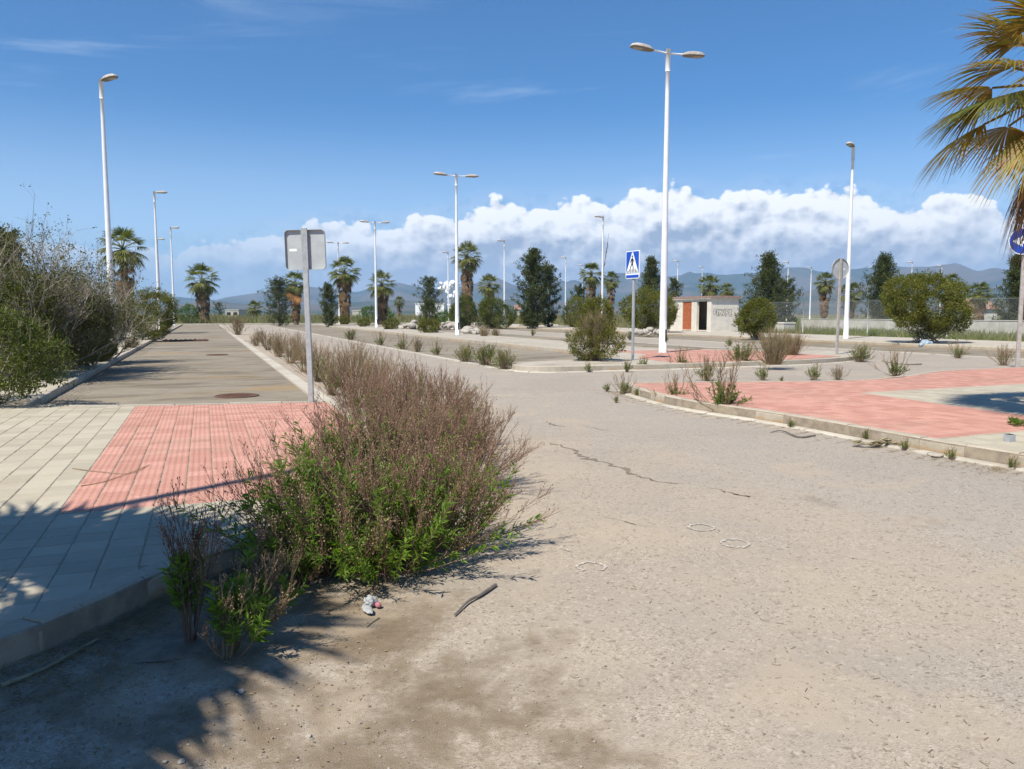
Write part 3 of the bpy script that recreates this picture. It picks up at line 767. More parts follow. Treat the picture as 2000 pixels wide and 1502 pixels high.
ang_v = math.atan2(V[1], V[0])
usedD = [False]; usedS = [False]
def lamp(double, px, py, d, rz, label, H=None, z0=ZP):
    H0 = 11.2; top = height_at(py, d)-z0
    sc = (top-.1)/H0
    src, u = (lampD, usedD) if double else (lampS, usedS)
    loc = (x_at(px, py, d), d, z0)
    if not u[0]:
        u[0] = True; o = src; o.location = loc; o.rotation_euler = (0, 0, rz); o['label'] = label
    else: o = copy_thing(src, loc, rz, label=label)
    o.scale = (1, 1, sc); o['category'] = 'street lamp'; o['group'] = 'white street lamps'
    return o
VD, VM = ang_v, ang_v+math.pi
lamp(True, 1305, 93, 26.6, VD, 'tall twin-arm white lamp standing on the red paving beside the crossing sign')
lamp(True, 891, 338, 47.8, VD, 'twin-arm white lamp beside the rubble, second nearest of the twin-arm lamps')
lamp(True, 732, 431, 74, VD, 'twin-arm white lamp, third of the row counted from the crossing sign')
lamp(True, 660, 472, 100, VD, 'twin-arm white lamp farthest down the median, before the palm with the largest skirt')
lamp(False, 197, 152, 31, math.radians(-28), 'tall single-head lamp rising behind the tangled bushes on the left')
lamp(False, 301, 373, 60, VD, 'single-head lamp behind the rounded green bush on the left pavement')
lamp(False, 333, 443, 86, VD, 'single-head lamp farthest along the left pavement, near the lone palm')
lamp(False, 307, 466, 103, VD, 'thin lamp almost hidden behind the pole over the rounded green bush', z0=0)
lamp(False, 133, 476, 108, math.radians(80), 'small lamp whose top just clears the tangled bushes', z0=0)
lamp(False, 1667, 283, 41.2, VM+.5, 'single-head lamp beside the round sign seen from behind')
lamp(False, 1178, 422, 77, VM, 'single-head lamp rising out of the bush left of the crossing sign')
lamp(False, 985, 469, 98, VM, 'single-head lamp in front of the right end of the clipped hedge')
lamp(False, 875, 492, 118, VM, 'small lamp between the little pine and the clipped hedge', z0=0)
lamp(False, 1105, 502, 133, VM-.7, 'small lamp right of the tall dark evergreen', z0=0)
lamp(False, 1138, 517, 155, VM-.7, 'smallest lamp, left of the palm with the dead tree', z0=0)
lamp(False, 1324, 509, 143, VM-.8, 'small lamp just right of the tall twin-arm lamp, above the hut', z0=0)
lamp(False, 1372, 520, 158, VM-.8, 'small lamp behind the palms over the hut roof', z0=0)
lamp(False, 1540, 511, 125, VM-.9, 'small lamp right against the tall evergreen by the hut', z0=0)
lamp(False, 1585, 521, 135, VM-.9, 'small lamp in the field left of the stout palm', z0=0)
lamp(False, 1782, 511, 140, VM-.9, 'small lamp top seen over the left shoulder of the big round bush', z0=0)
lamp(False, 1840, 518, 150, VM-.9, 'small lamp top seen over the right shoulder of the big round bush', z0=0)
# a lamp just outside the frame on the left: only its long shadow crosses the paving
o = copy_thing(lampS, (-6.55, .40, ZP), VD, label='lamp standing left of the frame whose shadow crosses the red paving'); o.scale = (1, 1, .97); o['category'] = 'street lamp'

# ------------------------------------------------------------------ signs
def rounded(w, h, r, n=5):
    p = []
    for cx, cy, a in ((w/2-r, h/2-r, 0), (-w/2+r, h/2-r, 90), (-w/2+r, -h/2+r, 180), (w/2-r, -h/2+r, 270)):
        p += [(cx+r*math.cos(math.radians(a+90*k/n)), cy+r*math.sin(math.radians(a+90*k/n))) for k in range(n+1)]
    return p
def plate(pts, y0, y1, name, m, parent, loc=(0, 0, 0)):
    """flat shape in the x-z plane from depth y0 to y1 (front is -y)"""
    n = len(pts); v = [(p[0], y0, p[1]) for p in pts]+[(p[0], y1, p[1]) for p in pts]
    return MB().poly(v, [list(range(n)), list(range(n, 2*n))[::-1]] + [[i, n+i, n+(i+1) % n, (i+1) % n] for i in range(n)]).build(name, MT[m], parent, loc=loc)
def post(root, h, w, d, m, y=0.0, name='post'):
    p = [(-w/2, -d/2), (-w/2+.008, -d/2-.004), (w/2-.008, -d/2-.004), (w/2, -d/2), (w/2, d/2), (-w/2, d/2)]
    return MB().prism([(a, b+y) for a, b in p], -.05, h).build(name, MT[m], root)
def rim(pts, y0, y1, t, name, m, parent, loc):
    """folded edge round a plate"""
    c = np.mean(pts, 0); p = np.array(pts); q = c+(p-c)*(1-t/np.max(np.abs(p-c)))
    n = len(pts); v = [(a[0], y, a[1]) for y in (y0, y1) for a in p]+[(a[0], y, a[1]) for y in (y0, y1) for a in q]
    f = []
    for i in range(n):
        j = (i+1) % n
        f += [(i, j, n+j, n+i), (2*n+j, 2*n+i, 3*n+i, 3*n+j), (j, i, 2*n+i, 2*n+j), (n+i, n+j, 3*n+j, 3*n+i)]
    return MB().add(v, f).build(name, MT[m], parent, loc=loc)
# square sign from behind, on the left pavement
x, y = survey(608, 785, ZP)
s1 = thing('road_sign', (x, y, ZP), math.radians(-2), label='square road sign seen from behind on a steel post at the red paving', cat='road sign')
H1 = height_at(446, y)-ZP; s1.rotation_euler = (math.radians(.4), math.radians(-.9), math.radians(-3))
post(s1, H1, .08, .04, 'galv')
sq = rounded(.62, .60, .06)
pl1 = plate(sq, .035, .04, 'plate', 'alu', s1, (0, 0, H1-.32))
rim(sq, -.005, .0345, .005, 'folded_rim', 'alu', pl1, (0, 0, 0))
MB().box(-.25, -.135, .0325, .0348, -.02, .02).build('sticker', MT['sticker'], pl1)
for sg in (-1, 1):
    for z in (-.27, .27): MB().tubes(np.array([[[sg*.055, .02, z], [sg*.055, .036, z]]]), np.array([[.01, .01]]), 6, cap=True).build('bolt', MT['rustgalv'], pl1)
MB().box(-.047, .047, -.024, .033, -.30, .30).build('clamp_rail', MT['galv'], pl1)
# pedestrian crossing sign
x, y = survey(1233, 703, ZP)
s2 = thing('crossing_sign', (x, y, ZP), math.radians(-60), label='blue pedestrian crossing sign with white triangle on a steel post', cat='road sign')
zc = height_at(517, y)-ZP
post(s2, zc+.2, .08, .045, 'galv', .05)
p2 = plate(rounded(.62, .80, .05), -.005, .02, 'plate', 'sign_white', s2, (0, 0, zc))
plate(rounded(.57, .62, .03), -.0085, -.0055, 'blue_field', 'blue', p2, (0, 0, .065))
plate(rounded(.57, .085, .02), -.0085, -.0055, 'blue_bar', 'blue', p2, (0, 0, -.335))
plate([(-.275, -.235), (.275, -.235), (.02, .355), (-.02, .355)], -.0115, -.0090, 'white_triangle', 'sign_white', p2)
for k in range(7):
    c = -.225+.075*k; zt = -.12 - .0
    sl = c*.16
    top = .018 if abs(c) < .2 else .010
    plate([(c-.017, -.222), (c+.017, -.222), (c+.013-sl, zt if abs(c) < .2 else -.17), (c-.013-sl, zt if abs(c) < .2 else -.17)], -.0145, -.0120, 'zebra_stripe', 'black', p2)
plate([(.028*math.cos(a), .036*math.sin(a)) for a in np.linspace(0, 2*math.pi, 14)[:-1]], -.0145, -.0120, 'pedestrian_head', 'black', p2, (-.005, 0, .235))
plate([(-.005,.185),(.035,.17),(.075,.105),(.085,.06),(.07,.055),(.05,.10),(.03,.125),(.03,.03),(.045,-.05),(.06,-.115),(.035,-.118),(.012,-.04),(-.012,.0),(-.05,-.06),(-.075,-.118),(-.1,-.108),(-.07,-.04),(-.035,.03),(-.035,.115),(-.06,.09),(-.085,.05),(-.1,.06),(-.07,.12),(-.04,.172)], -.0175, -.0150, 'pedestrian_figure', 'black', p2, (0, 0, .005))
# round sign seen from behind
x, y = survey(1634, 692, ZP)
s3 = thing('round_sign', (x, y, ZP), math.radians(42), label='round road sign seen from behind, standing before a white lamp', cat='road sign')
zc = height_at(525, y)-ZP; s3.rotation_euler = (0, math.radians(.6), math.radians(20))
post(s3, zc+.34, .09, .045, 'rustgalv')
circ = [(.345*math.cos(a), .345*math.sin(a)) for a in np.linspace(0, 2*math.pi, 37)[:-1]]
p3 = plate(circ, .036, .041, 'plate', 'alu', s3, (0, 0, zc)); rim(circ, .0, .0355, .006, 'folded_rim', 'rustgalv', p3, (0, 0, 0))
MB().box(.12, .22, .0335, .0358, -.02, .015).build('sticker', MT['sticker'], p3)
# blue arrow sign at the right edge
x, y = survey(1989, 716, ZP)
s4 = thing('arrow_sign', (x, y, ZP), math.radians(-8), label='round blue sign with a white arrow pointing left, at the right edge', cat='road sign')
zc = height_at(471, y)-ZP; xo = x_at(1998, 471, y)-x
post(s4, zc+.25, .09, .05, 'rustgalv', .05)
circ = [(.335*math.cos(a), .335*math.sin(a)) for a in np.linspace(0, 2*math.pi, 41)[:-1]]
p4 = plate(circ, -.005, .02, 'plate', 'sign_white', s4, (xo, 0, zc))
plate([(a*.93, b*.93) for a, b in circ], -.0085, -.0055, 'blue_field', 'blue', p4)
plate([(-.25, 0), (.0, .14), (.0, .06), (.24, .06), (.24, -.06), (.0, -.06), (.0, -.14)], -.0115, -.0090, 'white_arrow', 'sign_white', p4)
# cut-off post stub on the right pavement
x, y = survey(1971, 862, ZP)
st = thing('post_stub', (x, y, ZP), .3, label='short grey cut-off square post stub on the right pavement', cat='post stub')
MB().box(-.04, .04, -.04, .04, -.02, .075).build('tube', MT['galv'], st); MB().box(-.031, .031, -.031, .031, .0755, .078).build('opening', MT['dark'], st)
# ------------------------------------------------------------------ the hut
# corner nearest the camera; local x runs along the short side (v), local y along the long side (u)
hx, hy = survey(1388, 648, ZP)
hut = thing('utility_hut', (hx, hy, ZP), ang_v, label='small white flat-roofed utility hut with bricked opening and dark doorway', cat='hut')
LH, WH, HH = 5.3, 2.45, 2.42; T = .22
# long side wall on x = 0 with two openings (y from the near corner)
door = (.5, 1.8); brk = (2.45, 3.65); sill = .10; lint = 2.24
w = MB()
for y0, y1 in ((0, door[0]), (door[1], brk[0]), (brk[1], LH)): w.box(0, T, y0, y1, 0, HH-.002)
for y0, y1 in (door, brk): w.box(.001, T-.001, y0, y1, 0, sill); w.box(.001, T-.001, y0, y1, lint, HH-.003)
w.build('front_wall', MT['plaster'], hut)
w = MB(); w.box(T+.002, WH, .001, T, 0, HH-.004); w.build('end_wall', MT['plaster'], hut)
w = MB(); w.box(T+.002, WH, LH-T, LH-.001, 0, HH-.004); w.box(WH-T, WH-.001, T+.002, LH-T-.002, 0, HH-.006); w.build('rear_wall', MT['plaster'], hut)
MB().box(T+.01, WH-T-.01, T+.01, LH-T-.01, -.02, .03).build('inner_floor', MT['bed'], hut)
rf = MB().box(-.14, WH+.14, -.16, LH+.14, HH, HH+.07).build('roof', MT['plaster'], hut)
v = []; 
rb = MB().box(-.17, WH+.17, -.19, LH+.17, HH+.072, HH+.22); rb.build('roof_slab', MT['roof'], rf)
MB().box(-.03, T*.5, brk[0]-.02, brk[1]+.02, sill-.05, sill+.002).build('sill', MT['plaster'], hut)
MB().box(-.05, T*.6, door[0]-.02, door[1]+.02, sill-.07, sill+.003).build('door_sill', MT['plaster'], hut)
nr = 11; bh = (lint-sill)/nr; bw = (brk[1]-brk[0])/2
MB().box(.055, T-.03, brk[0], brk[1], sill+.004, lint-.002).build('mortar', simple('brick_mortar', (.42, .27, .18), (.50, .36, .26), 12, .95), hut)
for r in range(nr):
    off = 0 if r % 2 else .22
    ys = [brk[0], brk[0]+bw*(.5 if r % 2 else 1), brk[0]+bw*1.5, brk[1]] if r % 2 else [brk[0], brk[0]+bw, brk[1]]
    for a, b in zip(ys[:-1], ys[1:]):
        MB().box(.03+rng.random()*.012, .10, a+.012, b-.012, sill+r*bh+.012, sill+(r+1)*bh-.012).build('brick', MT['brick'], hut)
# sprayed outline letters on the end wall (y = 0 face looks towards the camera)
def stroke(pts, wd=.017, n=6):
    p = catmull(pts, n); q = np.c_[p[:, 0], np.full(len(p), -.002), p[:, 1]]
    tn = unit(np.gradient(p, axis=0)); nr_ = np.stack([-tn[:, 1], tn[:, 0]], 1)*wd
    a = np.c_[(p+nr_)[:, 0], np.full(len(p), -.003), (p+nr_)[:, 1]]; b = np.c_[(p-nr_)[:, 0], np.full(len(p), -.003), (p-nr_)[:, 1]]
    k = len(p); return np.concatenate([a, b]), [(i, k+i, k+i+1, i+1) for i in range(k-1)]
gr = MB()
G = [[(.42,.62),(.40,.86),(.28,.95),(.12,.85),(.06,.60),(.10,.35),(.20,.28),(.32,.40),(.40,.52),(.27,.55),(.22,.62),(.30,.70),(.42,.62)],
     [(.36,.30),(.48,.12),(.58,.20),(.60,.45),(.68,.75),(.60,.92),(.47,.86),(.44,.6),(.40,.40),(.36,.30)],
     [(.62,.14),(.70,.08),(.76,.24),(.80,.50),(.88,.26),(.98,.14),(1.05,.22),(1.0,.5),(.98,.86),(.88,.90),(.84,.70),(.76,.88),(.66,.80),(.66,.45),(.62,.14)],
     [(1.04,.88),(1.0,.45),(1.12,.18),(1.26,.20),(1.36,.45),(1.38,.86),(1.28,.92),(1.24,.55),(1.18,.48),(1.16,.80),(1.04,.88)],
     [(1.40,.12),(1.46,.05),(1.54,.12),(1.56,.38),(1.72,.45),(1.80,.70),(1.68,.92),(1.44,.90),(1.38,.60),(1.40,.12)],
     [(1.56,.72),(1.64,.74),(1.66,.62),(1.57,.58),(1.56,.72)],
     [(1.80,.15),(1.92,.06),(2.1,.10),(2.12,.25),(1.98,.30),(2.08,.42),(2.02,.55),(2.12,.70),(2.06,.88),(1.84,.88),(1.78,.5),(1.80,.15)]]
for g in G:
    a, f = stroke([(.16+q[0]*.80, 1.10+q[1]*.62) for q in g], .013); gr.add(a, f)
gr.build('graffiti', MT['black'], hut)
# collapsed dark branches by the hut are in the vegetation section

# ------------------------------------------------------------------ chain-link fence on the right
FA = np.array(ST(62, 37.4)); FB = np.array(ST(8, 37.9)); FH = 2.35
fence = thing('chain_link_fence', (FB[0], FB[1], 0), math.atan2(*(FA-FB)[::-1]), label='galvanised chain-link fence along the far right pavement', cat='fence')
FL = float(np.linalg.norm(FA-FB)); zf = .05
wire = []; n = int(FL/.085); Hm = FH-.12
for k in range(-int(Hm/.085), n):
    for sg in (1, -1):
        x0 = k*.085; x1 = x0+Hm
        a = [x0, zf+.02] if sg > 0 else [x0, zf+.02+Hm]; b = [x1, zf+.02+Hm] if sg > 0 else [x1, zf+.02]
        lo, hi = max(0, x0), min(FL, x1)
        if hi-lo < .05: continue
        f0, f1 = (lo-x0)/(x1-x0), (hi-x0)/(x1-x0)
        wire.append([[lo, .012*sg, a[1]+(b[1]-a[1])*f0], [hi, .012*sg, a[1]+(b[1]-a[1])*f1]])
MB().tubes(np.array(wire), np.full((len(wire), 2), .0017), 3).build('wire_mesh', MT['galv'], fence, kind='stuff')
k = 0; xp = .6
while xp < FL:
    MB().tubes(np.array([[[xp, .03, -.05], [xp, .03, FH]]]), np.array([[.028, .028]]), 8, cap=True).build('fence_post', MT['galv'], fence, smooth=True)
    k += 1; xp += 5.4
for zz in (zf+.05, FH-.1): MB().tubes(np.array([[[0, .02, zz], [FL, .02, zz]]]), np.array([[.004, .004]]), 4).build('tension_wire', MT['galv'], fence)
xb = 11.8
MB().tubes(np.array([[[xb, -.04, FH-.15], [xb-1.1, -.3, 0]]]), np.array([[.022, .022]]), 7, cap=True).build('brace', MT['galv'], fence)

# long low wall behind the fence
w0 = np.array(ST(52, 47.5)); w1 = np.array(ST(4, 46.5))
lw = thing('low_wall', (w1[0], w1[1], 0), math.atan2(*(w0-w1)[::-1]), label='long low stained concrete wall behind the fence', cat='wall')
LW = float(np.linalg.norm(w0-w1)); xx = 0
while xx < LW-.2:
    e_ = min(LW, xx+6); MB().box(xx, e_-.02, -.12, .12, -.1, .98+rng.normal()*.008).build('wall_panel', MT['wall'], lw); xx = e_
MB().box(0, LW, -.15, .15, .985+.02, 1.06).build('coping', MT['wall'], lw)
# dark railing along the wall foot
rl = thing('low_railing', tuple(np.array(ST(6, 44.3)))+(0,), math.atan2(U[1], U[0]), label='low dark railing in front of the long low wall', cat='railing')
nb = 60
MB().tubes(np.array([[[k*.16, 0, 0], [k*.16, 0, .42]] for k in range(nb)]), np.full((nb, 2), .018), 4).build('bars', MT['dark'], rl, kind='stuff')
MB().box(0, nb*.16, -.02, .02, .40, .45).build('top_rail', MT['dark'], rl)

# small concrete pedestal boxes by the fence
def pedestal(px, py, w, h, label):
    x, y = survey(px, py, 0); t = thing('concrete_pedestal', (x, y, 0), ang_v, label=label, cat='pedestal')
    MB().box(-w/2, w/2, -w/2, w/2, -.05, h).build('block', MT['wall'], t); MB().box(-w/2-.04, w/2+.04, -w/2-.04, w/2+.04, h+.002, h+.10).build('cap', MT['plaster'], t)
    return t
pedestal(1532, 652, 1.0, .75, 'concrete block with a pale cap right of the hut bush'); 
t = pedestal(1042, 634, 1.1, .75, 'small concrete block below the tall dark evergreen')

# ------------------------------------------------------------------ far buildings
def building(name, px0, px1, ytop, ybase_d, depth, label, roof=None, m='plaster', windows=0, extra=None):
    d = ybase_d; x0 = x_at(px0, ytop, d); x1 = x_at(px1, ytop, d); h = height_at(ytop, d)
    b = thing(name, ((x0+x1)/2, d, -.05), 0, label=label, cat='building'); wd = (x1-x0)/2
    MB().box(-wd, wd, 0, depth, 0, h).build('wall', MT[m], b)
    if roof == 'gable':
        v = [(-wd-.3, -.3, h+.005), (wd+.3, -.3, h+.005), (wd+.3, depth+.3, h+.005), (-wd-.3, depth+.3, h+.005), (-wd-.3, depth/2, h+depth*.22), (wd+.3, depth/2, h+depth*.22)]
        MB().poly(v, [[0, 1, 5, 4], [2, 3, 4, 5], [0, 4, 3], [1, 2, 5], [3, 2, 1, 0]]).build('roof', MT['tile'], b)
    else: MB().box(-wd-.1, wd+.1, -.1, depth+.1, h+.002, h+.25).build('parapet', MT[m], b)
    for k in range(windows):
        c = -wd+(k+.5)*2*wd/windows; MB().box(c-.5, c+.5, -.03, -.005, h*.45, h*.8).build('window', MT['dark'], b)
    return b
bw_ = building('white_warehouse', 811, 867, 593.5, 230, 12, 'long white warehouse with dark round lettering behind the little pine', m='sign_white')
h_ = height_at(593.5, 230)
def letter(b, pts, wd): 
    p = catmull(pts, 5); k = len(p); tn = unit(np.gradient(p, axis=0)); nn = np.stack([-tn[:, 1], tn[:, 0]], 1)*wd
    a = p+nn; c = p-nn
    return np.concatenate([np.c_[a[:, 0], np.full(k, -.012), a[:, 1]], np.c_[c[:, 0], np.full(k, -.012), c[:, 1]]]), [(i, k+i, k+i+1, i+1) for i in range(k-1)]
lt = MB()
ell = lambda cx, cz, a0, a1, rx=.42, rz=.55: [(cx+rx*math.cos(a), cz+rz*math.sin(a)) for a in np.linspace(a0, a1, 12)]
for cx, a0, a1 in ((-2.6, .7, 5.6), (-1.4, 0, 6.28), (1.3, 0, 6.28), (2.7, 0, 6.28)):
    a, f = letter(bw_, ell(cx, h_-1.25, a0, a1), .09); lt.add(a, f)
a, f = letter(bw_, [(3.35, h_-1.75), (3.45, h_-1.75), (3.5, h_-1.75)], .08); lt.add(a, f)
lt.build('wall_lettering', MT['black'], bw_)
building('white_annex', 868, 884, 597.5, 240, 8, 'small pale annex right of the white warehouse', windows=2)
building('tiled_house', 1006, 1016, 604, 260, 7, 'distant house with a reddish roof left of the tall dark evergreen', roof='gable', m='wall')
building('earth_shed', 1895, 1948, 603, 90, 6, 'low reddish shed roof behind the fence at right', roof='gable', m='wall')
building('farm_sheds', 440, 466, 606, 200, 10, 'low pale farm shed beyond the street end', windows=2, m='wall')
building('pale_sheds', 688, 706, 607, 210, 8, 'low pale shed right of the median palms', m='wall')
building('field_house', 1228, 1240, 601, 300, 10, 'tiny pale house left of the green bush by the hut', m='plaster')

# steam rising far away
stx, sty = x_at(879, 590, 420), 420
sm = thing('steam_plume', (stx, sty, 0), label='white steam plume rising right of the white warehouse', cat='steam', kind='stuff')
for k in range(46):
    r_ = rng.random(); z = 4+14*r_; rad = .35+.8*rng.random()+.5*r_
    me = bpy.data.meshes.get('puff')
    if me is None:
        import bmesh
        bm = bmesh.new(); bmesh.ops.create_icosphere(bm, subdivisions=3, radius=1)
        for q in bm.verts: q.co *= 1+.28*mnoise.fractal(q.co*1.8, 1, 2, 4)
        me = bpy.data.meshes.new('puff'); bm.to_mesh(me); bm.free(); me.materials.append(MT['smoke']); me.polygons.foreach_set('use_smooth', [True]*len(me.polygons))
    link('puff', me, sm, (rng.normal()*(.6+2.2*r_)+r_*1.0, rng.normal()*1.2, z), rng.random()*6, scale=rad)

# ------------------------------------------------------------------ rubble
def rock_mesh(seed, flat=.7):
    import bmesh
    bm = bmesh.new(); bmesh.ops.create_icosphere(bm, subdivisions=2, radius=1)
    for q in bm.verts:
        n_ = mnoise.fractal(q.co*1.1+Vector((seed*7.1, 0, 0)), 1, 2, 3); q.co *= 1+.35*n_
        q.co.z *= flat
        q.co = Vector([round(c*3.2)/3.2*.5+c*.5 for c in q.co])
    me = bpy.data.meshes.new('rock'); bm.to_mesh(me); bm.free(); me.materials.append(MT['rock']); return me
ROCKS = [rock_mesh(k) for k in range(6)]
def rubble(px0, px1, py, n, hmax, label, sz=(.18, .5), z0=0, dz=4.0):
    x0, y0 = survey(px0, py, z0); x1, y1 = survey(px1, py, z0)
    t = thing('rubble_pile', ((x0+x1)/2, (y0+y1)/2, z0), 0, label=label, cat='rubble')
    for k in range(n):
        q = rng.random(); r_ = sz[0]+(sz[1]-sz[0])*rng.random()**1.6
        ob = link('rubble_stone', ROCKS[k % 6], t, ((q-.5)*(x1-x0), rng.random()*dz, r_*.3+hmax*rng.random()*math.sin(math.pi*q)), rng.random()*6, scale=r_)
rubble(778, 822, 644, 34, .5, 'heap of pale broken stone left of the bush on the median', z0=0, sz=(.15,.45))
rubble(852, 888, 645, 30, .6, 'heap of pale broken stone right of the bush on the median', z0=0, sz=(.15,.5))
rubble(905, 930, 652, 9, .15, 'few pale boulders right of the second twin-arm lamp', z0=ZP, dz=2)
rubble(1064, 1092, 640, 10, .15, 'low line of pale blocks below the tall dark evergreen', sz=(.2, .5), dz=2)
rubble(1255, 1300, 655, 26, .25, 'grey gravel heap behind the tall twin-arm lamp', z0=ZP, sz=(.1,.3))
for k, (px, py, lb) in enumerate(((1692, 876, 'pale'), )):
    pass
x, y = survey(1830, 893); link('concrete_chunk', ROCKS[2], None, (x, y, .02), .4, scale=(.075, .05, .035), label='small pale chunk of concrete lying against the right kerb', cat='concrete chunk')

# manhole covers in the left parking lane
def manhole(px, py, r, label):
    x, y = survey(px, py, .02); t = thing('manhole_cover', (x, y, .018), 0, label=label, cat='manhole cover')
    c = [(r*math.cos(a), r*math.sin(a)) for a in np.linspace(0, 2*math.pi, 33)[:-1]]
    MB().prism(c, -.03, .008).build('lid', MT['iron'], t)
    mb = MB(); n = 32
    v = [(q*math.cos(a), q*math.sin(a), z) for q, z in ((r+.005, .002), (r+.005, .014), (r+.05, .012), (r+.05, -.01)) for a in np.linspace(0, 2*math.pi, n+1)[:-1]]
    mb.add(v, [(i*n+k, i*n+(k+1) % n, (i+1)*n+(k+1) % n, (i+1)*n+k) for i in range(3) for k in range(n)]); mb.build('frame', MT['iron'], t)
    for k in range(-3, 4): MB().box(-r*.7, r*.7, k*r*.2-.01, k*r*.2+.01, .0085, .013).build('rib', MT['iron'], t)
manhole(463, 773, .33, 'rusty round manhole cover in the left parking lane near the red paving')
manhole(424, 693, .33, 'farther rusty manhole cover in the left parking lane')
# broken drain grate by the left kerb
x, y = survey(362, 666, .02)
t = thing('drain_grate', (x, y, .02), math.atan2(V[1], V[0]), label='broken dark drain grate far up the left parking lane', cat='drain grate')
for k in range(9): MB().box(-1.0+k*.24, -.9+k*.24, -.5, .5, .0, .07+.03*rng.random()).build('bar', MT['iron'], t)
MB().box(-1.1, 1.15, -.58, -.50, 0, .09).build('frame', MT['iron'], t)
# ------------------------------------------------------------------ plants: generators
def grow(base, d, length, K, rng, up=.0, wob=.12):
    n = len(base); P = np.zeros((n, K, 3)); P[:, 0] = base; d = unit(np.asarray(d, float)); st = (np.broadcast_to(length, n)/(K-1))[:, None]
    for k in range(1, K):
        d = unit(d + np.array([0, 0, 1.])*up/(K-1) + rng.normal(size=(n, 3))*wob)
        P[:, k] = P[:, k-1]+d*st
    return P
def on_curve(P, idx, f):
    K = P.shape[1]; x = f*(K-1); i = np.minimum(x.astype(int), K-2); w = (x-i)[:, None]
    a = P[idx, i]; b = P[idx, i+1]; return a*(1-w)+b*w, unit(b-a)
def cone(d, ang, rng):
    """directions at about ang from d"""
    r = rng.normal(size=d.shape); r = unit(r-d*np.sum(r*d, -1, keepdims=True)); a = np.broadcast_to(ang, len(d))[:, None]
    return unit(d*np.cos(a)+r*np.sin(a))

def weed(seed, H, spread, n, tilt, twigs=9, sub=5, tufts=20, leaf=.05, seeds=True, lean=(0, 0), r0=.10, tuft_h=(.2, .6), thick=.0034, leafy=26, lf=.42):
    """broom-like dry weed: stems with fine twigs and seed heads, green leafy shoots below"""
    g = np.random.default_rng(seed); st, lv, sd_ = MB(), MB(), MB()
    def dirs(k, tl):
        az = g.random(k)*2*np.pi; t = np.abs(g.normal(size=k))*tl*.75; t = np.minimum(t, 1.25)
        d = np.stack([np.cos(az)*np.sin(t), np.sin(az)*np.sin(t), np.cos(t)], 1); d[:, 0] += lean[0]; d[:, 1] += lean[1]; return unit(d), az
    d, az = dirs(n, tilt)
    base = np.stack([np.cos(az), np.sin(az), np.zeros(n)], 1)*(g.random(n)[:, None]**.6*r0); base[:, 2] = 0
    L = H*(.62+.45*g.random(n)); P = grow(base, d, L, 6, g, .35, .05); P[..., 2] = np.maximum(P[..., 2], .006)
    st.tubes(P, np.linspace(1, .38, 6)[None]*thick*(.8+.5*g.random((n, 1))), 3)
    m = n*twigs; idx = np.repeat(np.arange(n), twigs); f = .30+.68*g.random(m)**.8
    p, t = on_curve(P, idx, f); td = cone(t, .30+.30*g.random(m), g); Lt = H*(.12+.22*g.random(m))*(1.25-f*.6)
    Q = grow(p, td, Lt, 4, g, .55, .07); Q[..., 2] = np.maximum(Q[..., 2], .008)
    st.tubes(Q, np.linspace(.55, .22, 4)[None]*thick*np.ones((m, 1)), 3)
    if sub:
        k = m*sub; i2 = np.repeat(np.arange(m), sub); f2 = .25+.75*g.random(k); p2, t2 = on_curve(Q, i2, f2)
        d2 = cone(t2, .5, g); S = grow(p2, d2, H*(.025+.06*g.random(k)), 2, g, .2, .05)
        st.tubes(S, np.array([.28, .2])[None]*thick*np.ones((k, 1)), 3)
        if seeds:
            sel = g.random(k) < .62; sd_.seeds(S[sel, 1], .0022+.0026*g.random(sel.sum()), g, 1.5)
    if tufts:
        d, az = dirs(tufts, tilt*.9)
        b0 = np.stack([np.cos(az), np.sin(az), np.zeros(tufts)], 1)*(g.random(tufts)[:, None]*r0*1.3)
        Lg = H*(tuft_h[0]+(tuft_h[1]-tuft_h[0])*g.random(tufts)); S = grow(b0, d, Lg, 5, g, .3, .06); S[..., 2] = np.maximum(S[..., 2], .01)
        st.tubes(S, np.linspace(1, .5, 5)[None]*thick*np.ones((tufts, 1)), 3)
        k = tufts*leafy; i2 = np.repeat(np.arange(tufts), leafy); f2 = lf+(1-lf)*g.random(k)**.75; p2, t2 = on_curve(S, i2, f2)
        a2 = cone(t2, .55+.45*g.random(k), g)
        lv.leaves(p2, a2, leaf*(.6+.7*g.random(k)), leaf*.20*(.8+.5*g.random(k)), g, droop=.12)
    return st, lv, sd_
def weed_thing(name, xy, z, parts, label, group, stem='twig_red', leafm='weed', cat='weed', rz=0, scale=1):
    t = thing(name, (xy[0], xy[1], z), rz, label=label, cat=cat, group=group); t.scale = (scale,)*3
    st, lv, sd_ = parts
    st.build('stems', MT[stem], t)
    if lv.n: lv.build('leaves', MT[leafm], t, kind='stuff')
    if sd_.n: sd_.build('seed_heads', MT['seed'], t, kind='stuff')
    return t

def lumps_points(g, n, lumps, shell=.35):
    """points near the surface of a set of ellipsoid lumps ((x,y,z),(rx,ry,rz))"""
    L = np.array([[*c, *r] for c, r in lumps], float); w = L[:, 3]*L[:, 4]+L[:, 4]*L[:, 5]+L[:, 3]*L[:, 5]; w /= w.sum()
    pts = []; nrm = []
    while sum(len(p) for p in pts) < n:
        k = g.choice(len(L), n, p=w); d = unit(g.normal(size=(n, 3))); r = 1-shell*g.random(n)**1.6+.05*g.normal(size=n)
        p = L[k, :3]+d*L[k, 3:]*r[:, None]
        inside = np.zeros(n, bool)
        for j in range(len(L)):
            q = (p-L[j, :3])/L[j, 3:]; inside |= (np.sum(q*q, 1) < (1-shell)**2)
        ok = ~inside & (p[:, 2] > .03); pts.append(p[ok]); nrm.append(unit(d[ok]/L[k[ok], 3:]))
    return np.concatenate(pts)[:n], np.concatenate(nrm)[:n]
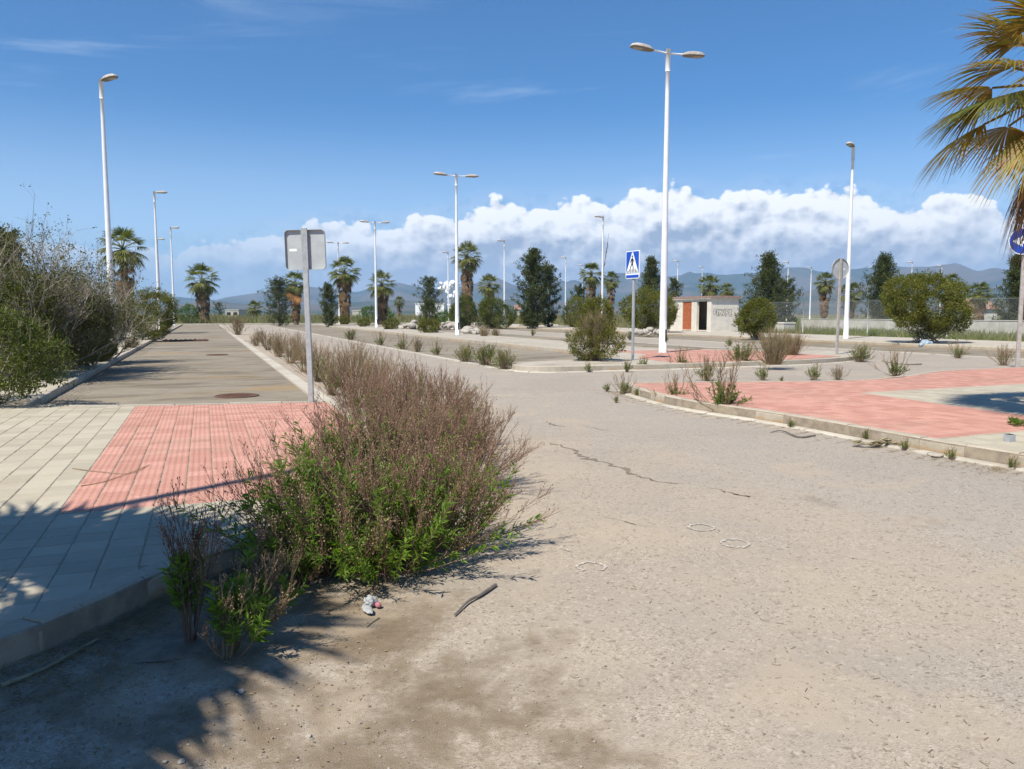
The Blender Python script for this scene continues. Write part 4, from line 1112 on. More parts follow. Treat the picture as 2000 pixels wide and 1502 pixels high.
def bush(seed, w, h, leaves, leaf=.075, skirt=.35, twigs=0, lift=.0, nl=14, depth=None, twigfrac=.0):
    g = np.random.default_rng(seed); depth = depth or w
    lumps = []
    for k in range(nl):
        a = g.random()*6.283; r = g.random()**.5
        z = lift+(h-lift)*(.22+.5*g.random()*(1.1-.35*r)); sc = (.26+.16*g.random())
        lumps.append(((math.cos(a)*r*w*.5*(1-sc*.9), math.sin(a)*r*depth*.5*(1-sc*.9), z), (w*sc*.62, depth*sc*.62, (h-lift)*sc*.68)))
    lumps.append(((0, 0, lift+(h-lift)*.45), (w*.36, depth*.36, (h-lift)*.44)))
    top = max(c[2]+r[2] for c, r in lumps); k_ = h/top
    lumps = [((c[0], c[1], c[2]*k_), (r[0], r[1], r[2]*k_)) for c, r in lumps]
    p, nr_ = lumps_points(g, leaves, lumps)
    # gather leaves into sprays so that gaps and dark hollows stay between them
    nz = np.array([mnoise.noise(Vector(q*2.6/max(.6, w*.35))) for q in p]); keep = nz+.22*g.normal(size=len(p)) > -.18
    p, nr_ = p[keep], nr_[keep]; p = p+nr_*(nz[keep][:, None]*.14*w*.4)
    p[:, 2] = np.maximum(p[:, 2], .02)
    ax = unit(nr_*.7+g.normal(size=p.shape)*.65+np.array([0, 0, .35]))
    lv = MB().leaves(p, ax, leaf*(.6+.8*g.random(len(p))), leaf*.5*(.7+.6*g.random(len(p))), g, droop=.1)
    # long shoots that break the outline
    ns = int(28*w+20); idx = g.choice(len(p), ns); sd0 = unit(nr_[idx]*.8+np.array([0, 0, .55])+g.normal(size=(ns, 3))*.35)
    SH = grow(p[idx]*.97, sd0, h*(.07+.13*g.random(ns)), 4, g, .2, .12); SH[..., 2] = np.maximum(SH[..., 2], .03)
    nsl = 16; i3 = np.repeat(np.arange(ns), nsl); q3, t3 = on_curve(SH, i3, g.random(ns*nsl)); k3 = ns*nsl
    lv.leaves(q3, cone(t3, .5+.5*g.random(k3), g), leaf*(.6+.7*g.random(k3)), leaf*.45, g)
    st = MB(); st.tubes(SH, np.linspace(.006, .002, 4)[None]*(w/3.)**.5*np.ones((ns, 1)), 3); nb = max(10, int(w*14))
    idx = g.choice(len(p), nb); e = p[idx]*.93; b0 = np.c_[g.normal(size=(nb, 2))*w*.06, np.zeros(nb)]
    m1 = b0*.4+e*.6; m1[:, 2] = e[:, 2]*.42; mid0 = b0*.8+e*.2; mid0[:, 2] = e[:, 2]*.15
    P = np.stack([b0, mid0+g.normal(size=e.shape)*.03*w, m1+g.normal(size=e.shape)*.03*w, e], 1)
    st.tubes(P, np.array([.016, .012, .008, .003])[None]*(w/3.)**.5*np.ones((nb, 1)), 4)
    if twigs:
        idx = g.choice(len(p), twigs); d = unit(nr_[idx]*.6+np.array([0, 0, .75])+g.normal(size=(twigs, 3))*.3)
        Q = grow(p[idx]*.97, d, .15*h*(.5+g.random(twigs)), 4, g, .1, .14); st.tubes(Q, np.linspace(.004, .0015, 4)[None]*np.ones((twigs, 1))*(w/2.5)**.5, 3)
    return st, lv
def bush_thing(name, x, y, z, parts, label, cat='bush', group=None, leafm='bushleaf', stem='bark', rz=0):
    t = thing(name, (x, y, z), rz, label=label, cat=cat, group=group)
    parts[0].build('branches', MT[stem], t); parts[1].build('foliage', MT[leafm], t); return t

def evergreen(seed, h, w, bare=.06, nb=90, tuft=14, nleaf=10, shape='column', leaf=.16):
    g = np.random.default_rng(seed); tr, lv = MB(), MB()
    K = 8; zz = np.linspace(0, h*.97, K); P = np.stack([np.cumsum(g.normal(size=K)*h*.006), np.cumsum(g.normal(size=K)*h*.006), zz], 1)
    tr.tubes(P[None], np.linspace(h*.022, h*.003, K)[None], 8)
    f = bare+(1-bare)*(np.arange(nb)+g.random(nb))/nb; az = np.arange(nb)*2.4+g.normal(size=nb)*.4
    prof = {'column': lambda q: .55+.45*np.sin(np.pi*np.clip(q*.8+.12, 0, 1)) - .62*np.clip(q-.55, 0, 1)/.45*.8, 'cone': lambda q: 1.05-.95*q, 'round': lambda q: .4+.75*np.sin(np.pi*np.clip(.12+q*.83, 0, 1))-.2*q}[shape]((f-bare)/(1-bare))
    L = w*.5*np.maximum(prof, .10)*(.45+.85*g.random(nb))*1.2
    up = .35+.55*g.random(nb); d = unit(np.stack([np.cos(az), np.sin(az), up], 1))
    b0 = np.stack([np.interp(f, zz/zz[-1], P[:, k]) for k in range(3)], 1)
    B = grow(b0, d, L*1.1, 5, g, .35, .12); tr.tubes(B, np.linspace(.010, .003, 5)[None]*h/5*np.ones((nb, 1)), 4)
    m = nb*tuft; idx = np.repeat(np.arange(nb), tuft); ff = .22+.8*g.random(m); ff = np.minimum(ff, 1); c, t = on_curve(B, idx, ff)
    c = c+g.normal(size=c.shape)*(.035*w)*np.array([1, 1, .8])
    k = m*nleaf; cc = np.repeat(c, nleaf, 0)+g.normal(size=(k, 3))*leaf*.55
    ax = unit(np.repeat(t, nleaf, 0)*.5+g.normal(size=(k, 3))*.6+np.array([0, 0, .45]))
    lv.leaves(cc, ax, leaf*(.6+.8*g.random(k)), leaf*.42, g)
    return tr, lv
def tree_thing(x, y, parts, label, z=0, scale=1, rz=0, leafm='treeleaf'):
    t = thing('evergreen_tree', (x, y, z), rz, label=label, cat='tree', group='dark evergreens'); t.scale = (scale,)*3
    parts[0].build('trunk', MT['bark'], t); parts[1].build('crown', MT[leafm], t); return t

def fan(mb, hub, a, nrm, R, nseg, arc, K, droop, g, split=.5, wf=1.0, tip=1.0):
    a = unit(np.asarray(a, float)); nrm = unit(nrm-a*np.dot(nrm, a)); b = np.cross(nrm, a)
    ph = np.linspace(-arc, arc, nseg); dp = ph[1]-ph[0]; ph = ph+g.normal(size=nseg)*dp*.12
    L = R*(.80+.20*np.cos(ph*.9))*(.92+.16*g.random(nseg)); r = np.linspace(.04, 1, K)
    dr = np.cos(ph)[:, None]*a+np.sin(ph)[:, None]*b; sd2 = -np.sin(ph)[:, None]*a+np.cos(ph)[:, None]*b
    C = hub+dr[:, None]*(r[None, :, None]*L[:, None, None]) - nrm*(.20*R*(r**2))[None, :, None]*(.4+.6*np.abs(np.sin(ph)))[:, None, None]
    dz = droop*R*(r**2.3)[None]*(.55+.9*g.random(nseg))[:, None]
    hang = np.clip((r-split)/(1-split), 0, 1)**1.5
    C[..., 2] -= dz + hang[None]*R*.22*tip*(.3+g.random(nseg))[:, None]
    wd = np.minimum(r, split)*dp*.56*R*wf*np.where(r > split, (1-(r-split)/(1-split))**.8, 1)
    wd = np.maximum(wd, .0012)
    E1 = C+sd2[:, None]*wd[None, :, None]+nrm*wd[None, :, None]*.45; E2 = C-sd2[:, None]*wd[None, :, None]+nrm*wd[None, :, None]*.45
    Vv = np.stack([E1, C, E2], 2).reshape(-1, 3)
    i = np.arange(nseg)[:, None, None]*K*3+np.arange(K-1)[None, :, None]*3; j = np.array([0, 1])[None, None]
    F_ = np.stack(np.broadcast_arrays(i+j, i+j+1, i+3+j+1, i+3+j), -1).reshape(-1, 4)
    mb.add(Vv, F_)
def palm_parts(seed, h, crown=2.1, nleaf=34, nseg=17, K=4, skirt=70, sk_len=2.2, trunk_r=.28):
    g = np.random.default_rng(seed); tr, sk, cr = MB(), MB(), MB(); z0 = h-crown*.75
    K2 = 7; zz = np.linspace(0, z0, K2)
    tr.tubes(np.stack([np.zeros(K2), np.zeros(K2), zz], 1)[None], (trunk_r*np.interp(zz/z0, [0, .15, 1], [1.25, 1.0, .8]))[None], 10)
    for k in range(skirt):
        f = g.random(); az = g.random()*6.283; rr = trunk_r*(1.15+.75*f); zt = max(.55, z0-sk_len*(1-f)+.1)
        o = np.array([math.cos(az), math.sin(az), 0]); hub = np.array([0, 0, zt])+o*(rr+.06+.26*f*g.random()); hub[2] -= .25*g.random()
        fan(sk, hub, o*(.16+.40*f*g.random())-np.array([0, 0, 1.]), o, crown*(.28+.16*g.random()), 9, .7, 3, .0, g, .5, 1.0, .0)
    for k in range(nleaf):
        q = (k+.5)/nleaf; az = k*2.39996+g.normal()*.2; el = math.radians(82-125*q**.9+g.normal()*7)
        d = np.array([math.cos(az)*math.cos(el), math.sin(az)*math.cos(el), math.sin(el)]); pl_ = crown*(.56+.10*g.random())
        h0 = np.array([0, 0, z0+.05]); hub = h0+d*pl_; hub[2] -= .10*crown*(1-max(0, math.sin(el)))*.6
        cr.tubes(np.array([[h0, (h0+hub)/2+np.array([0, 0, .04*crown]), hub]]), np.array([[.03, .022, .015]]), 3)
        nn = np.cross(np.cross(d, [0, 0, 1.])+1e-6, d)
        fan(cr, hub, unit(d-np.array([0, 0, .12+.25*q])), nn, crown*(.44+.10*g.random()), nseg, 1.6, K, .04+.16*q, g, .55, .9, .55)
    return tr, sk, cr
# ------------------------------------------------------------------ plants: placed
def place(px, ytop, d): return x_at(px, ytop, d), d, height_at(ytop, d)
# ---- fan palms
PSRC = []
def palm(px, ytop, d, wpx, label, seed, z0=0, leafm='palmleaf', skirt=70, sk=2.4, orange=False):
    x, y, zt = place(px, ytop, d); crown = wpx/2/1500*d
    tr, sk_, cr = palm_parts(seed, zt-z0, crown, skirt=skirt+40, sk_len=max(sk*crown/2.1, .62*(zt-z0)), trunk_r=.25*crown/2.1+.06)
    t = thing('fan_palm', (x, y, z0), 0, label=label, cat='palm', group='fan palms')
    tr.build('trunk', MT['palmtrunk'], t); sk_.build('dead_frond_skirt', MT['palmdry'], t); cr.build('crown', MT[leafm], t)
    if orange:
        g = np.random.default_rng(seed); mb = MB(); 
        for k in range(5): fan(mb, np.array([-.5+.25*k, -1.0, zt-crown*1.35-.15*k]), np.array([-.25+.1*k, -.35, -1.]), np.array([0, -1., -.2]), crown*.55, 16, 1.3, 4, .0, g)
        mb.build('orange_fronds', MT['palmorange'], t, label='orange dying fronds hanging under the crown')
    return t
palm(238, 453, 55, 92, 'big ragged palm behind the tall lamp on the left', 11, ZP, sk=2.6)
palm(394, 521, 112, 70, 'lone palm with a thick skirted trunk at the street end', 12, sk=6.0, skirt=130)
palm(576, 534, 100, 54, 'palm with orange dying fronds right of the square sign', 13, sk=5.0, skirt=100, orange=True, leafm='palmleaf')
palm(672, 507, 98, 66, 'large palm behind the farthest twin-arm lamp', 14, sk=5.5, skirt=120)
palm(745, 534, 102, 60, 'palm right behind the third twin-arm lamp', 15, sk=5.5, skirt=120)
palm(780, 581, 190, 24, 'tiny far palm left of the white warehouse', 16, skirt=30, sk=3)
palm(912, 478, 92, 64, 'tallest palm of the middle, rising behind the clipped hedge', 17, sk=4.2, skirt=110)
palm(955, 540, 100, 48, 'short palm just right of the tallest middle palm', 18, sk=2.5)
palm(1155, 517, 105, 50, 'ragged palm left of the lamp with a dead tree in front', 19, sk=2.5)
palm(1194, 534, 112, 38, 'smaller palm just left of the crossing sign', 20, sk=2.5)
palm(1386, 541, 86, 50, 'palm showing over the middle of the hut roof', 21, sk=2.0)
palm(1420, 556, 90, 34, 'low palm showing over the right end of the hut roof', 22, sk=2.0)
palm(1612, 536, 84, 44, 'stout palm left of the round sign', 23, sk=3.6, skirt=100)
palm(1661, 555, 88, 50, 'palm partly hidden by the lamp beside the round sign', 24, sk=3.6, skirt=90)
palm(1860, 538, 92, 40, 'palm showing over the right of the big round bush', 25, sk=2.5)
palm(1915, 556, 66, 52, 'short palm behind the fence right of the big round bush', 26, sk=4, skirt=100)
palm(497, 590, 170, 34, 'low far palm between the street end and the dark shrub', 27, skirt=30, sk=1.5)

# ---- the near palm at the right edge: every frond its own part
def near_palm(loc, h, label, seed, nleaf=34, crown=1.75, dead=14, nseg=46, K=7, el_span=112, dr=1.0):
    g = np.random.default_rng(seed); t = thing('near_fan_palm', loc, 0, label=label, cat='palm', group='fan palms')
    K2 = 14; zz = np.linspace(0, h, K2)
    tb = MB(); tb.tubes(np.stack([np.zeros(K2), np.zeros(K2), zz], 1)[None], (.20*np.interp(zz/h, [0, .1, 1], [1.35, 1.0, .9]))[None], 14); tb.build('trunk', MT['palmtrunk'], t)
    sb = MB()
    for k in range(90):
        az = g.random()*6.283; f = g.random(); o = np.array([math.cos(az), math.sin(az), 0]); z = h-.25-1.15*f
        fan(sb, np.array([0, 0, z])+o*(.22+.10*(1-f)), o*(.10+.14*(1-f)*g.random())-np.array([0, 0, 1.]), o, .62+.2*g.random(), 12, .55, 4, 0, g, .45, .9, 0)
    sb.build('dead_frond_skirt', MT['palmdry'], t)
    for k in range(nleaf):
        q = (k+.5)/nleaf; az = k*2.39996+g.normal()*.15; el = math.radians(80-el_span*q**.9+g.normal()*6)
        d = np.array([math.cos(az)*math.cos(el), math.sin(az)*math.cos(el), math.sin(el)]); mb = MB()
        h0 = np.array([0, 0, h-.05])+d*.12; hub = h0+d*crown*(.50+.08*g.random()); hub[2] -= .16*crown*(1-max(0, math.sin(el)))
        mb.tubes(np.array([[h0, (h0*.5+hub*.5)+np.array([0, 0, .05]), hub]]), np.array([[.026, .02, .014]]), 6)
        nn = np.cross(np.cross(d, [0, 0, 1.])+1e-6, d)
        fan(mb, hub, unit(d-np.array([0, 0, dr*(.22+.5*q)])), nn, crown*(.56+.08*g.random()), nseg, 1.35, K, dr*(.08+.24*q), g, .52, 1.05, .75*dr)
        mb.build('frond', MT['palmyellow' if g.random() < .72 else 'palmleaf'], t)
    for k in range(dead):
        az = k*2.4+.9; el = math.radians(-34-34*g.random()); d = np.array([math.cos(az)*math.cos(el), math.sin(az)*math.cos(el), math.sin(el)]); mb = MB()
        h0 = np.array([0, 0, h-.2]); hub = h0+d*crown*.52; mb.tubes(np.array([[h0, (h0+hub)/2+np.array([0, 0, .08]), hub]]), np.array([[.022, .018, .012]]), 5)
        nn = np.cross(np.cross(d, [0, 0, 1.])+1e-6, d)
        fan(mb, hub, unit(d-np.array([0, 0, .55])), nn, crown*.58, nseg, 1.0, K, .25, g, .5, .9, 1.0)
        mb.build('dead_frond', MT['palmorange' if k % 3 else 'palmdry'], t)
    return t
near_palm((6.62, 9.35, ZP), 4.0, 'near palm with yellow and orange fronds entering at the right edge', 5, nleaf=34, crown=1.38, dead=8, el_span=96, dr=.6)
# its twin stands just left of the camera, outside the frame: its shadow covers the lower left
near_palm((-4.85, .74, ZP), 3.75, 'palm left of the frame whose shadow covers the kerb', 9, nleaf=64, crown=2.15, dead=26, nseg=26, K=5)

# ---- dark evergreens
def tree(px, ytop, d, wpx, seed, shape, label, bare=.03, nb=90, leaf=None, z0=-.3, **kw):
    x, y, zt = place(px, ytop, d); w = wpx/1500*d
    return tree_thing(x, y, evergreen(seed, zt-z0, w, bare, nb, shape=shape, leaf=leaf or max(.12, .022*(zt-z0)), **kw), label, z0)
tree(543, 548, 88, 60, 31, 'round', 'dark leafy tree left of the palm with orange fronds', .02, 110)
tree(641, 556, 84, 46, 32, 'column', 'dark low tree left of the large palm', .02, 90)
tree(838, 546, 96, 46, 33, 'round', 'little pine on a bare trunk before the white warehouse', .30, 70)
tree(838, 590, 92, 46, 43, 'round', 'low dark growth under the little pine', .02, 60)
tree(1040, 488, 74, 66, 34, 'column', 'tallest dark evergreen standing alone in the middle', .02, 150)
tree(1072, 520, 76, 44, 35, 'round', 'looser greyish tree leaning on the tallest dark evergreen', .05, 70)
tree(1272, 504, 80, 84, 36, 'cone', 'pointed evergreen behind the crossing sign', .03, 110)
tree(1318, 545, 84, 44, 37, 'round', 'small tree just right of the tall twin-arm lamp', .05, 60)
tree(1500, 497, 66, 112, 38, 'cone', 'broad pointed evergreen right of the hut', .03, 140)
tree(1535, 550, 68, 50, 39, 'round', 'lower dark tree merging with the broad evergreen by the hut', .05, 70)
tree(1730, 500, 70, 116, 40, 'cone', 'wide evergreen between the lamp and the big round bush', .05, 130)
tree(1787, 545, 90, 30, 41, 'round', 'small tree top behind the left shoulder of the big round bush', .05, 50)
tree(1992, 498, 50, 90, 42, 'cone', 'dark evergreen at the right edge behind the arrow sign', .03, 140)
tree(1130, 560, 85, 40, 44, 'round', 'low leafy tree behind the bush with the lamp', .03, 60)
tree(15, 452, 24, 60, 45, 'round', 'dark tree top at the far left edge behind the tangled bush', .1, 60)
tree(427, 592, 190, 26, 46, 'round', 'small far tree left of the farm shed', .2, 40)
# bare dead tree before the ragged palm
g = np.random.default_rng(3); x, y, zt = place(1171, 456, 84)
mb = MB(); P = grow(np.array([[0, 0, 0.]]), [[0, 0, 1.]], zt, 12, g, .2, .035); mb.tubes(P, np.linspace(.10, .012, 12)[None], 5)
idx = np.zeros(26, int); f = .45+.5*g.random(26); p, t_ = on_curve(P, idx, f); Q = grow(p, cone(t_, .6, g), 1.4*(.4+g.random(26))*(1.2-f), 5, g, .5, .15); mb.tubes(Q, np.linspace(.025, .006, 5)[None]*np.ones((26, 1)), 4)
dt = thing('dead_tree', (x, y, 0), label='thin bare dead tree beside the lamp above the ragged palm', cat='dead tree'); mb.build('trunk', MT['bark'], dt)

# ---- green bushes
def gbush(px, ytop, pybase, wpx, n, label, seed, z0=0, leafm='bushleaf', leaf=.075, lift=0, twigs=0, depth=None, nl=14, stem='bark'):
    x, y = survey(px, pybase, z0); w = wpx/1500*y; y += w*.35; zt = height_at(ytop, y)-z0
    return bush_thing('green_bush', x*(y/(y-w*.35)), y, z0, bush(seed, w, zt, n, leaf, twigs=twigs, lift=lift, depth=depth, nl=nl), label, group='green bushes', leafm=leafm, stem=stem)
gbush(1805, 534, 672, 176, 52000, 'big round yellow-green bush at the far kerb on the right', 51, ZP, leaf=.085, lift=.35, nl=22)
gbush(1482, 582, 661, 88, 20000, 'round green bush hiding the right end of the hut', 52, ZP, leaf=.085)
gbush(1266, 560, 650, 108, 26000, 'round green bush between the crossing sign and the hut', 53, ZP, leaf=.10, lift=.3)
gbush(1128, 578, 642, 70, 16000, 'broad green bush behind the brownish kerb bush', 54, leaf=.10)
gbush(1172, 577, 668, 66, 14000, 'upright green bush around the foot of a lamp', 55, ZP, leaf=.08)
gbush(907, 574, 643, 62, 16000, 'left half of the clipped dark hedge behind the second twin-arm lamp', 56, leafm='hedgeleaf', leaf=.11)
gbush(966, 581, 643, 84, 20000, 'right half of the clipped dark hedge behind the second twin-arm lamp', 57, leafm='hedgeleaf', leaf=.11)
gbush(671, 616, 634, 26, 3500, 'small round bush at the foot of the farthest twin-arm lamp', 58, ZP, leaf=.10, twigs=60)
gbush(711, 622, 638, 24, 3000, 'small bush left of the third twin-arm lamp', 59, ZP, leaf=.09, twigs=90)
gbush(763, 622, 643, 32, 4000, 'small bush right of the third twin-arm lamp', 60, ZP, leaf=.09, twigs=140)
gbush(838, 622, 650, 44, 7000, 'bush between the two heaps of broken stone', 61, ZP, leaf=.08, twigs=220)
gbush(300, 562, 664, 106, 26000, 'rounded green bush at the left kerb beyond the tangled bushes', 62, ZP, leaf=.075, twigs=160)
gbush(190, 648, 708, 80, 12000, 'low green bush at the left kerb under the tangle', 63, ZP, leaf=.06, twigs=120, stem='twig_grey')
gbush(372, 594, 634, 44, 6000, 'small fresh green bush left of the lone palm', 64, leafm='fargreen', leaf=.12)
gbush(735, 597, 631, 74, 7000, 'bright green shrubs far behind between two palms', 65, leafm='fargreen', leaf=.16)
gbush(1030, 612, 640, 30, 2500, 'low scrub at the foot of the tallest dark evergreen', 66, leaf=.12)
gbush(865, 606, 632, 40, 3500, 'low green scrub right of the little pine', 67, leafm='fargreen', leaf=.14)
gbush(100, 590, 632, 150, 9000, 'green scrub far behind the tangled bushes', 68, leafm='hedgeleaf', leaf=.16)

# ---- near left: broad-leaved bush and the grey tangle
x, y = survey(20, 800, ZP)
lb = thing('leafy_bush', (x-.75, y+.55, ZP), label='leafy dark green bush at the left edge on the near pavement', cat='bush', group='left kerb bushes')
st_, lv_ = bush(71, 2.3, 1.5, 24000, .05, nl=20, twigs=260); st_.build('branches', MT['twig_grey'], lb, kind='stuff'); lv_.build('foliage', MT['hedgeleaf'], lb)
def tangle(px, ytop, pyb, wpx, seed, label, nb=70, leafn=9000, depth=None, dens=16, leaf=.045):
    g = np.random.default_rng(seed); x, y = survey(px, pyb, ZP); w = wpx/1500*y; y += w*.3; h = height_at(ytop, y)-ZP
    t = thing('tangled_bush', (x, y, ZP), label=label, cat='bush', group='left kerb bushes'); st, fine = MB(), MB()
    az = g.random(nb)*6.283; tl = .15+.85*g.random(nb); d = np.stack([np.cos(az)*np.sin(tl), np.sin(az)*np.sin(tl), np.cos(tl)], 1); d[:, 0] += .04
    b0 = np.c_[g.normal(size=(nb, 2))*w*.13, np.zeros(nb)]
    L = h*(.55+.5*g.random(nb)); P = grow(b0, d, L, 8, g, .55, .17); P[..., 2] = np.maximum(P[..., 2], .02)
    lim = h*1.0; st.tubes(P, np.linspace(.020, .005, 8)[None]*(.6+.7*g.random((nb, 1))), 5)
    m = nb*14; i = np.repeat(np.arange(nb), 14); f = .25+.75*g.random(m); p, t_ = on_curve(P, i, f); Q = grow(p, cone(t_, .4+.5*g.random(m), g), h*(.13+.22*g.random(m)), 6, g, .55, .20)
    Q[..., 2] = np.maximum(Q[..., 2], .02); st.tubes(Q, np.linspace(.0062, .0024, 6)[None]*np.ones((m, 1)), 3)
    k = m*5; i = np.repeat(np.arange(m), 5); f = .15+.85*g.random(k); p, t_ = on_curve(Q, i, f); S = grow(p, cone(t_, .5, g), h*(.04+.075*g.random(k)), 3, g, .35, .25)
    fine.tubes(S, np.linspace(.0028, .0013, 3)[None]*np.ones((k, 1)), 3)
    st.build('branches', MT['twig_grey'], t); fine.build('twigs', MT['twig_grey'], t)
    # leaves in sprays at some of the twig ends
    clump = np.array([mnoise.noise(Vector(q*1.9)+Vector((seed, 0, 0))) for q in S[:, 2]])
    low = np.clip(1.15-S[:, 2, 2]/h, 0, 1); w_ = np.maximum(clump+.22+.55*low, 0); w_ = w_/w_.sum()
    sel = g.choice(len(S), leafn, p=w_); pp = S[sel, 2]+g.normal(size=(leafn, 3))*.035
    lv = MB().leaves(pp, unit(g.normal(size=(leafn, 3))+np.array([0, 0, .6])), leaf*(.6+.8*g.random(leafn)), leaf*.5, g)
    lv.build('foliage', MT['tangleleaf'], t); return t
tangle(-10, 458, 742, 190, 81, 'tall tangled grey-twigged bush at the left edge', 62, 20000, leaf=.052)
tangle(100, 505, 722, 165, 82, 'wide tangled grey-twigged bush left of the tall lamp', 66, 20000, leaf=.052)
tangle(190, 552, 704, 80, 83, 'lower tangled bush around the foot of the tall lamp', 40, 11000, leaf=.052)
gbush(62, 520, 742, 150, 16000, 'dark green growth inside the left tangle', 84, ZP, leafm='hedgeleaf', leaf=.06, nl=16, stem='twig_grey')
gbush(150, 560, 724, 130, 14000, 'olive growth inside the wide tangle', 85, ZP, leafm='tangleleaf', leaf=.055, nl=16, stem='twig_grey')

# ---- the brownish bush at the median kerb
x, y = survey(1165, 706, ZP)
kb = thing('kerb_bush', (x, y+.4, ZP), label='brownish twiggy bush at the median kerb left of the crossing sign', cat='bush')
st_, lv_ = bush(91, 1.5, height_at(622, y)-ZP, 11000, .05, twigs=900, nl=12); st_.build('branches', MT['twig_brown'], kb); lv_.build('foliage', MT['bushleaf'], kb)
g = np.random.default_rng(92); tw = weed(92, 1.35, .5, 80, .42, 9, 4, 0, thick=.005); tw[0].build('twigs', MT['twig_brown'], kb)

# ---- the big weeds in the gutter in front
front = [ # px, py of the root, height, stems, tilt, tufts, lean, label
 (640,1112,.80,64,.95,120,(-.18,-.06),'big leafy shrub nearest the camera at the left kerb, its left clump'),
 (752,1118,.74,70,1.0,110,(.05,-.12),'big leafy shrub nearest the camera at the left kerb, its middle clump'),
 (858,1076,.72,90,1.0,46,(.16,-.12),'reddish clump with bright leaves reaching right over the road'),
 (702,1020,.86,84,.8,120,(-.12,0),'second row clump behind the left of the big shrub'),
 (812,985,.84,96,.8,44,(.05,0),'second row clump behind the middle of the big shrub'),
 (892,955,.74,110,.85,20,(.12,0),'dense reddish broom-like clump right of the second row'),
 (775,900,.84,84,.72,36,(0,0),'broom-like reddish clump in the middle of the gutter row'),
 (870,872,.74,90,.85,16,(.14,0),'broom-like reddish clump at the right of the gutter row'),
 (716,850,.84,70,.66,14,(-.05,0),'brown broom-like clump right of the square sign post'),
 (800,815,.82,76,.7,12,(.05,0),'brown broom-like clump behind the reddish ones'),
 (690,795,.82,70,.62,9,(0,0),'brown clump just behind the square sign post'),
 (868,800,.62,60,.85,10,(.12,0),'thin brown clump at the road side of the row'),
 (742,770,.82,74,.62,9,(0,0),'olive brown clump farther up the gutter'),
 (655,755,.80,70,.6,9,(0,0),'olive brown clump left of the sign post'),
 (690,736,.85,72,.6,8,(0,0),'dry clump far up the gutter behind the sign post'),
 (612,722,.80,72,.62,8,(0,0),'dry clump on the parking edge beyond the sign post'),
 (580,704,.85,72,.62,8,(0,0),'farther dry clump on the parking edge'),
 (545,690,.85,70,.62,8,(0,0),'farthest dry clump of the gutter row'),
]
for k, (px, py, H, n, tl, tf, ln, lab) in enumerate(front):
    xy = survey(px, py); near = py > 930
    parts = weed(200+k, H, .5, n, tl, 9 if near else 8, 5 if py > 930 else (4 if py > 850 else 2), tf, .060, True, ln, .16, (.42, .95) if near else (.35, .85), .0032 if near else .0040, 40 if near else 30, .12 if near else .35)
    weed_thing('gutter_weed', xy, 0.0, parts, lab, 'dry weeds along the left gutter', 'twig_red' if py > 790 else 'twig_brown', cat='weed')
# leafy young plant in front of the kerb
weed_thing('young_weed', survey(372, 1258), 0, weed(301, .66, .2, 9, .16, 12, 6, 10, .062, True, (-.05, 0), .03, (.35, .75), .0042, 46), 'upright young weed with a bare seed top before the kerb', 'young weeds before the left kerb')
weed_thing('young_weed', survey(448, 1282), 0, weed(302, .40, .2, 10, .55, 8, 6, 26, .058, True, (.12, 0), .05, (.35, .95), .0036, 34), 'bright leafy weed in the sun patch below the kerb', 'young weeds before the left kerb', 'twig_brown')
weed_thing('young_weed', survey(500, 1226), 0, weed(303, .42, .2, 12, .7, 9, 7, 14, .055, True, (.35, 0), .05, (.3, .9), .0036, 30), 'sprawling weed with pale seed heads right of the bright one', 'young weeds before the left kerb', 'twig_brown')
weed_thing('young_weed', survey(570, 1150), 0, weed(304, .45, .2, 20, .7, 8, 5, 22, .055, True, (-.1, -.1), .08, (.3, .8), .0032, 28), 'low weed between the kerb and the big shrub', 'young weeds before the left kerb')

# ---- scattered weeds of the middle distance
WS = {}
def wsrc(kind):
    if kind not in WS:
        p = {'sprig': lambda: weed(401, .55, .2, 8, .75, 6, 3, 36, .06, True, (0, 0), .05, (.3, .8), .006, 20), 'dry': lambda: weed(402, .7, .3, 44, .75, 8, 3, 14, .05, True, (0, 0), .1, (.3, .7), .006, 16), 'open': lambda: weed(403, .75, .2, 12, .85, 8, 4, 38, .06, True, (0, 0), .06, (.2, .55), .007, 22),
             'grassy': lambda: weed(404, .6, .3, 140, .55, 3, 0, 0, thick=.006), 'olive': lambda: weed(405, .7, .3, 34, .85, 6, 2, 60, .06, True, (0, 0), .12, (.4, .95), .006, 24)}[kind]()
        st, lv, sd_ = p; WS[kind] = (st.mesh('stems', MT['twig_brown' if kind != 'grassy' else 'straw']), lv.mesh('leaves', MT['weed_dull']) if lv.n else None, sd_.mesh('seed_heads', MT['seed']) if sd_.n else None)
    return WS[kind]
H0 = {'sprig': .5, 'dry': .75, 'open': .7, 'grassy': .62, 'olive': .72}
def sweed(kind, px, pyb, ytop, label, z0=0):
    x, y = survey(px, pyb, z0); h = height_at(ytop, y)-z0; s = max(.25, h/H0[kind]); ms = wsrc(kind)
    t = thing('roadside_weed', (x, y, z0), rng.random()*6.28, label=label, cat='weed', group='roadside weeds'); t.scale = (s,)*3
    link('stems', ms[0], t)
    if ms[1]: link('leaves', ms[1], t, kind='stuff')
    if ms[2]: link('seed_heads', ms[2], t, kind='stuff')
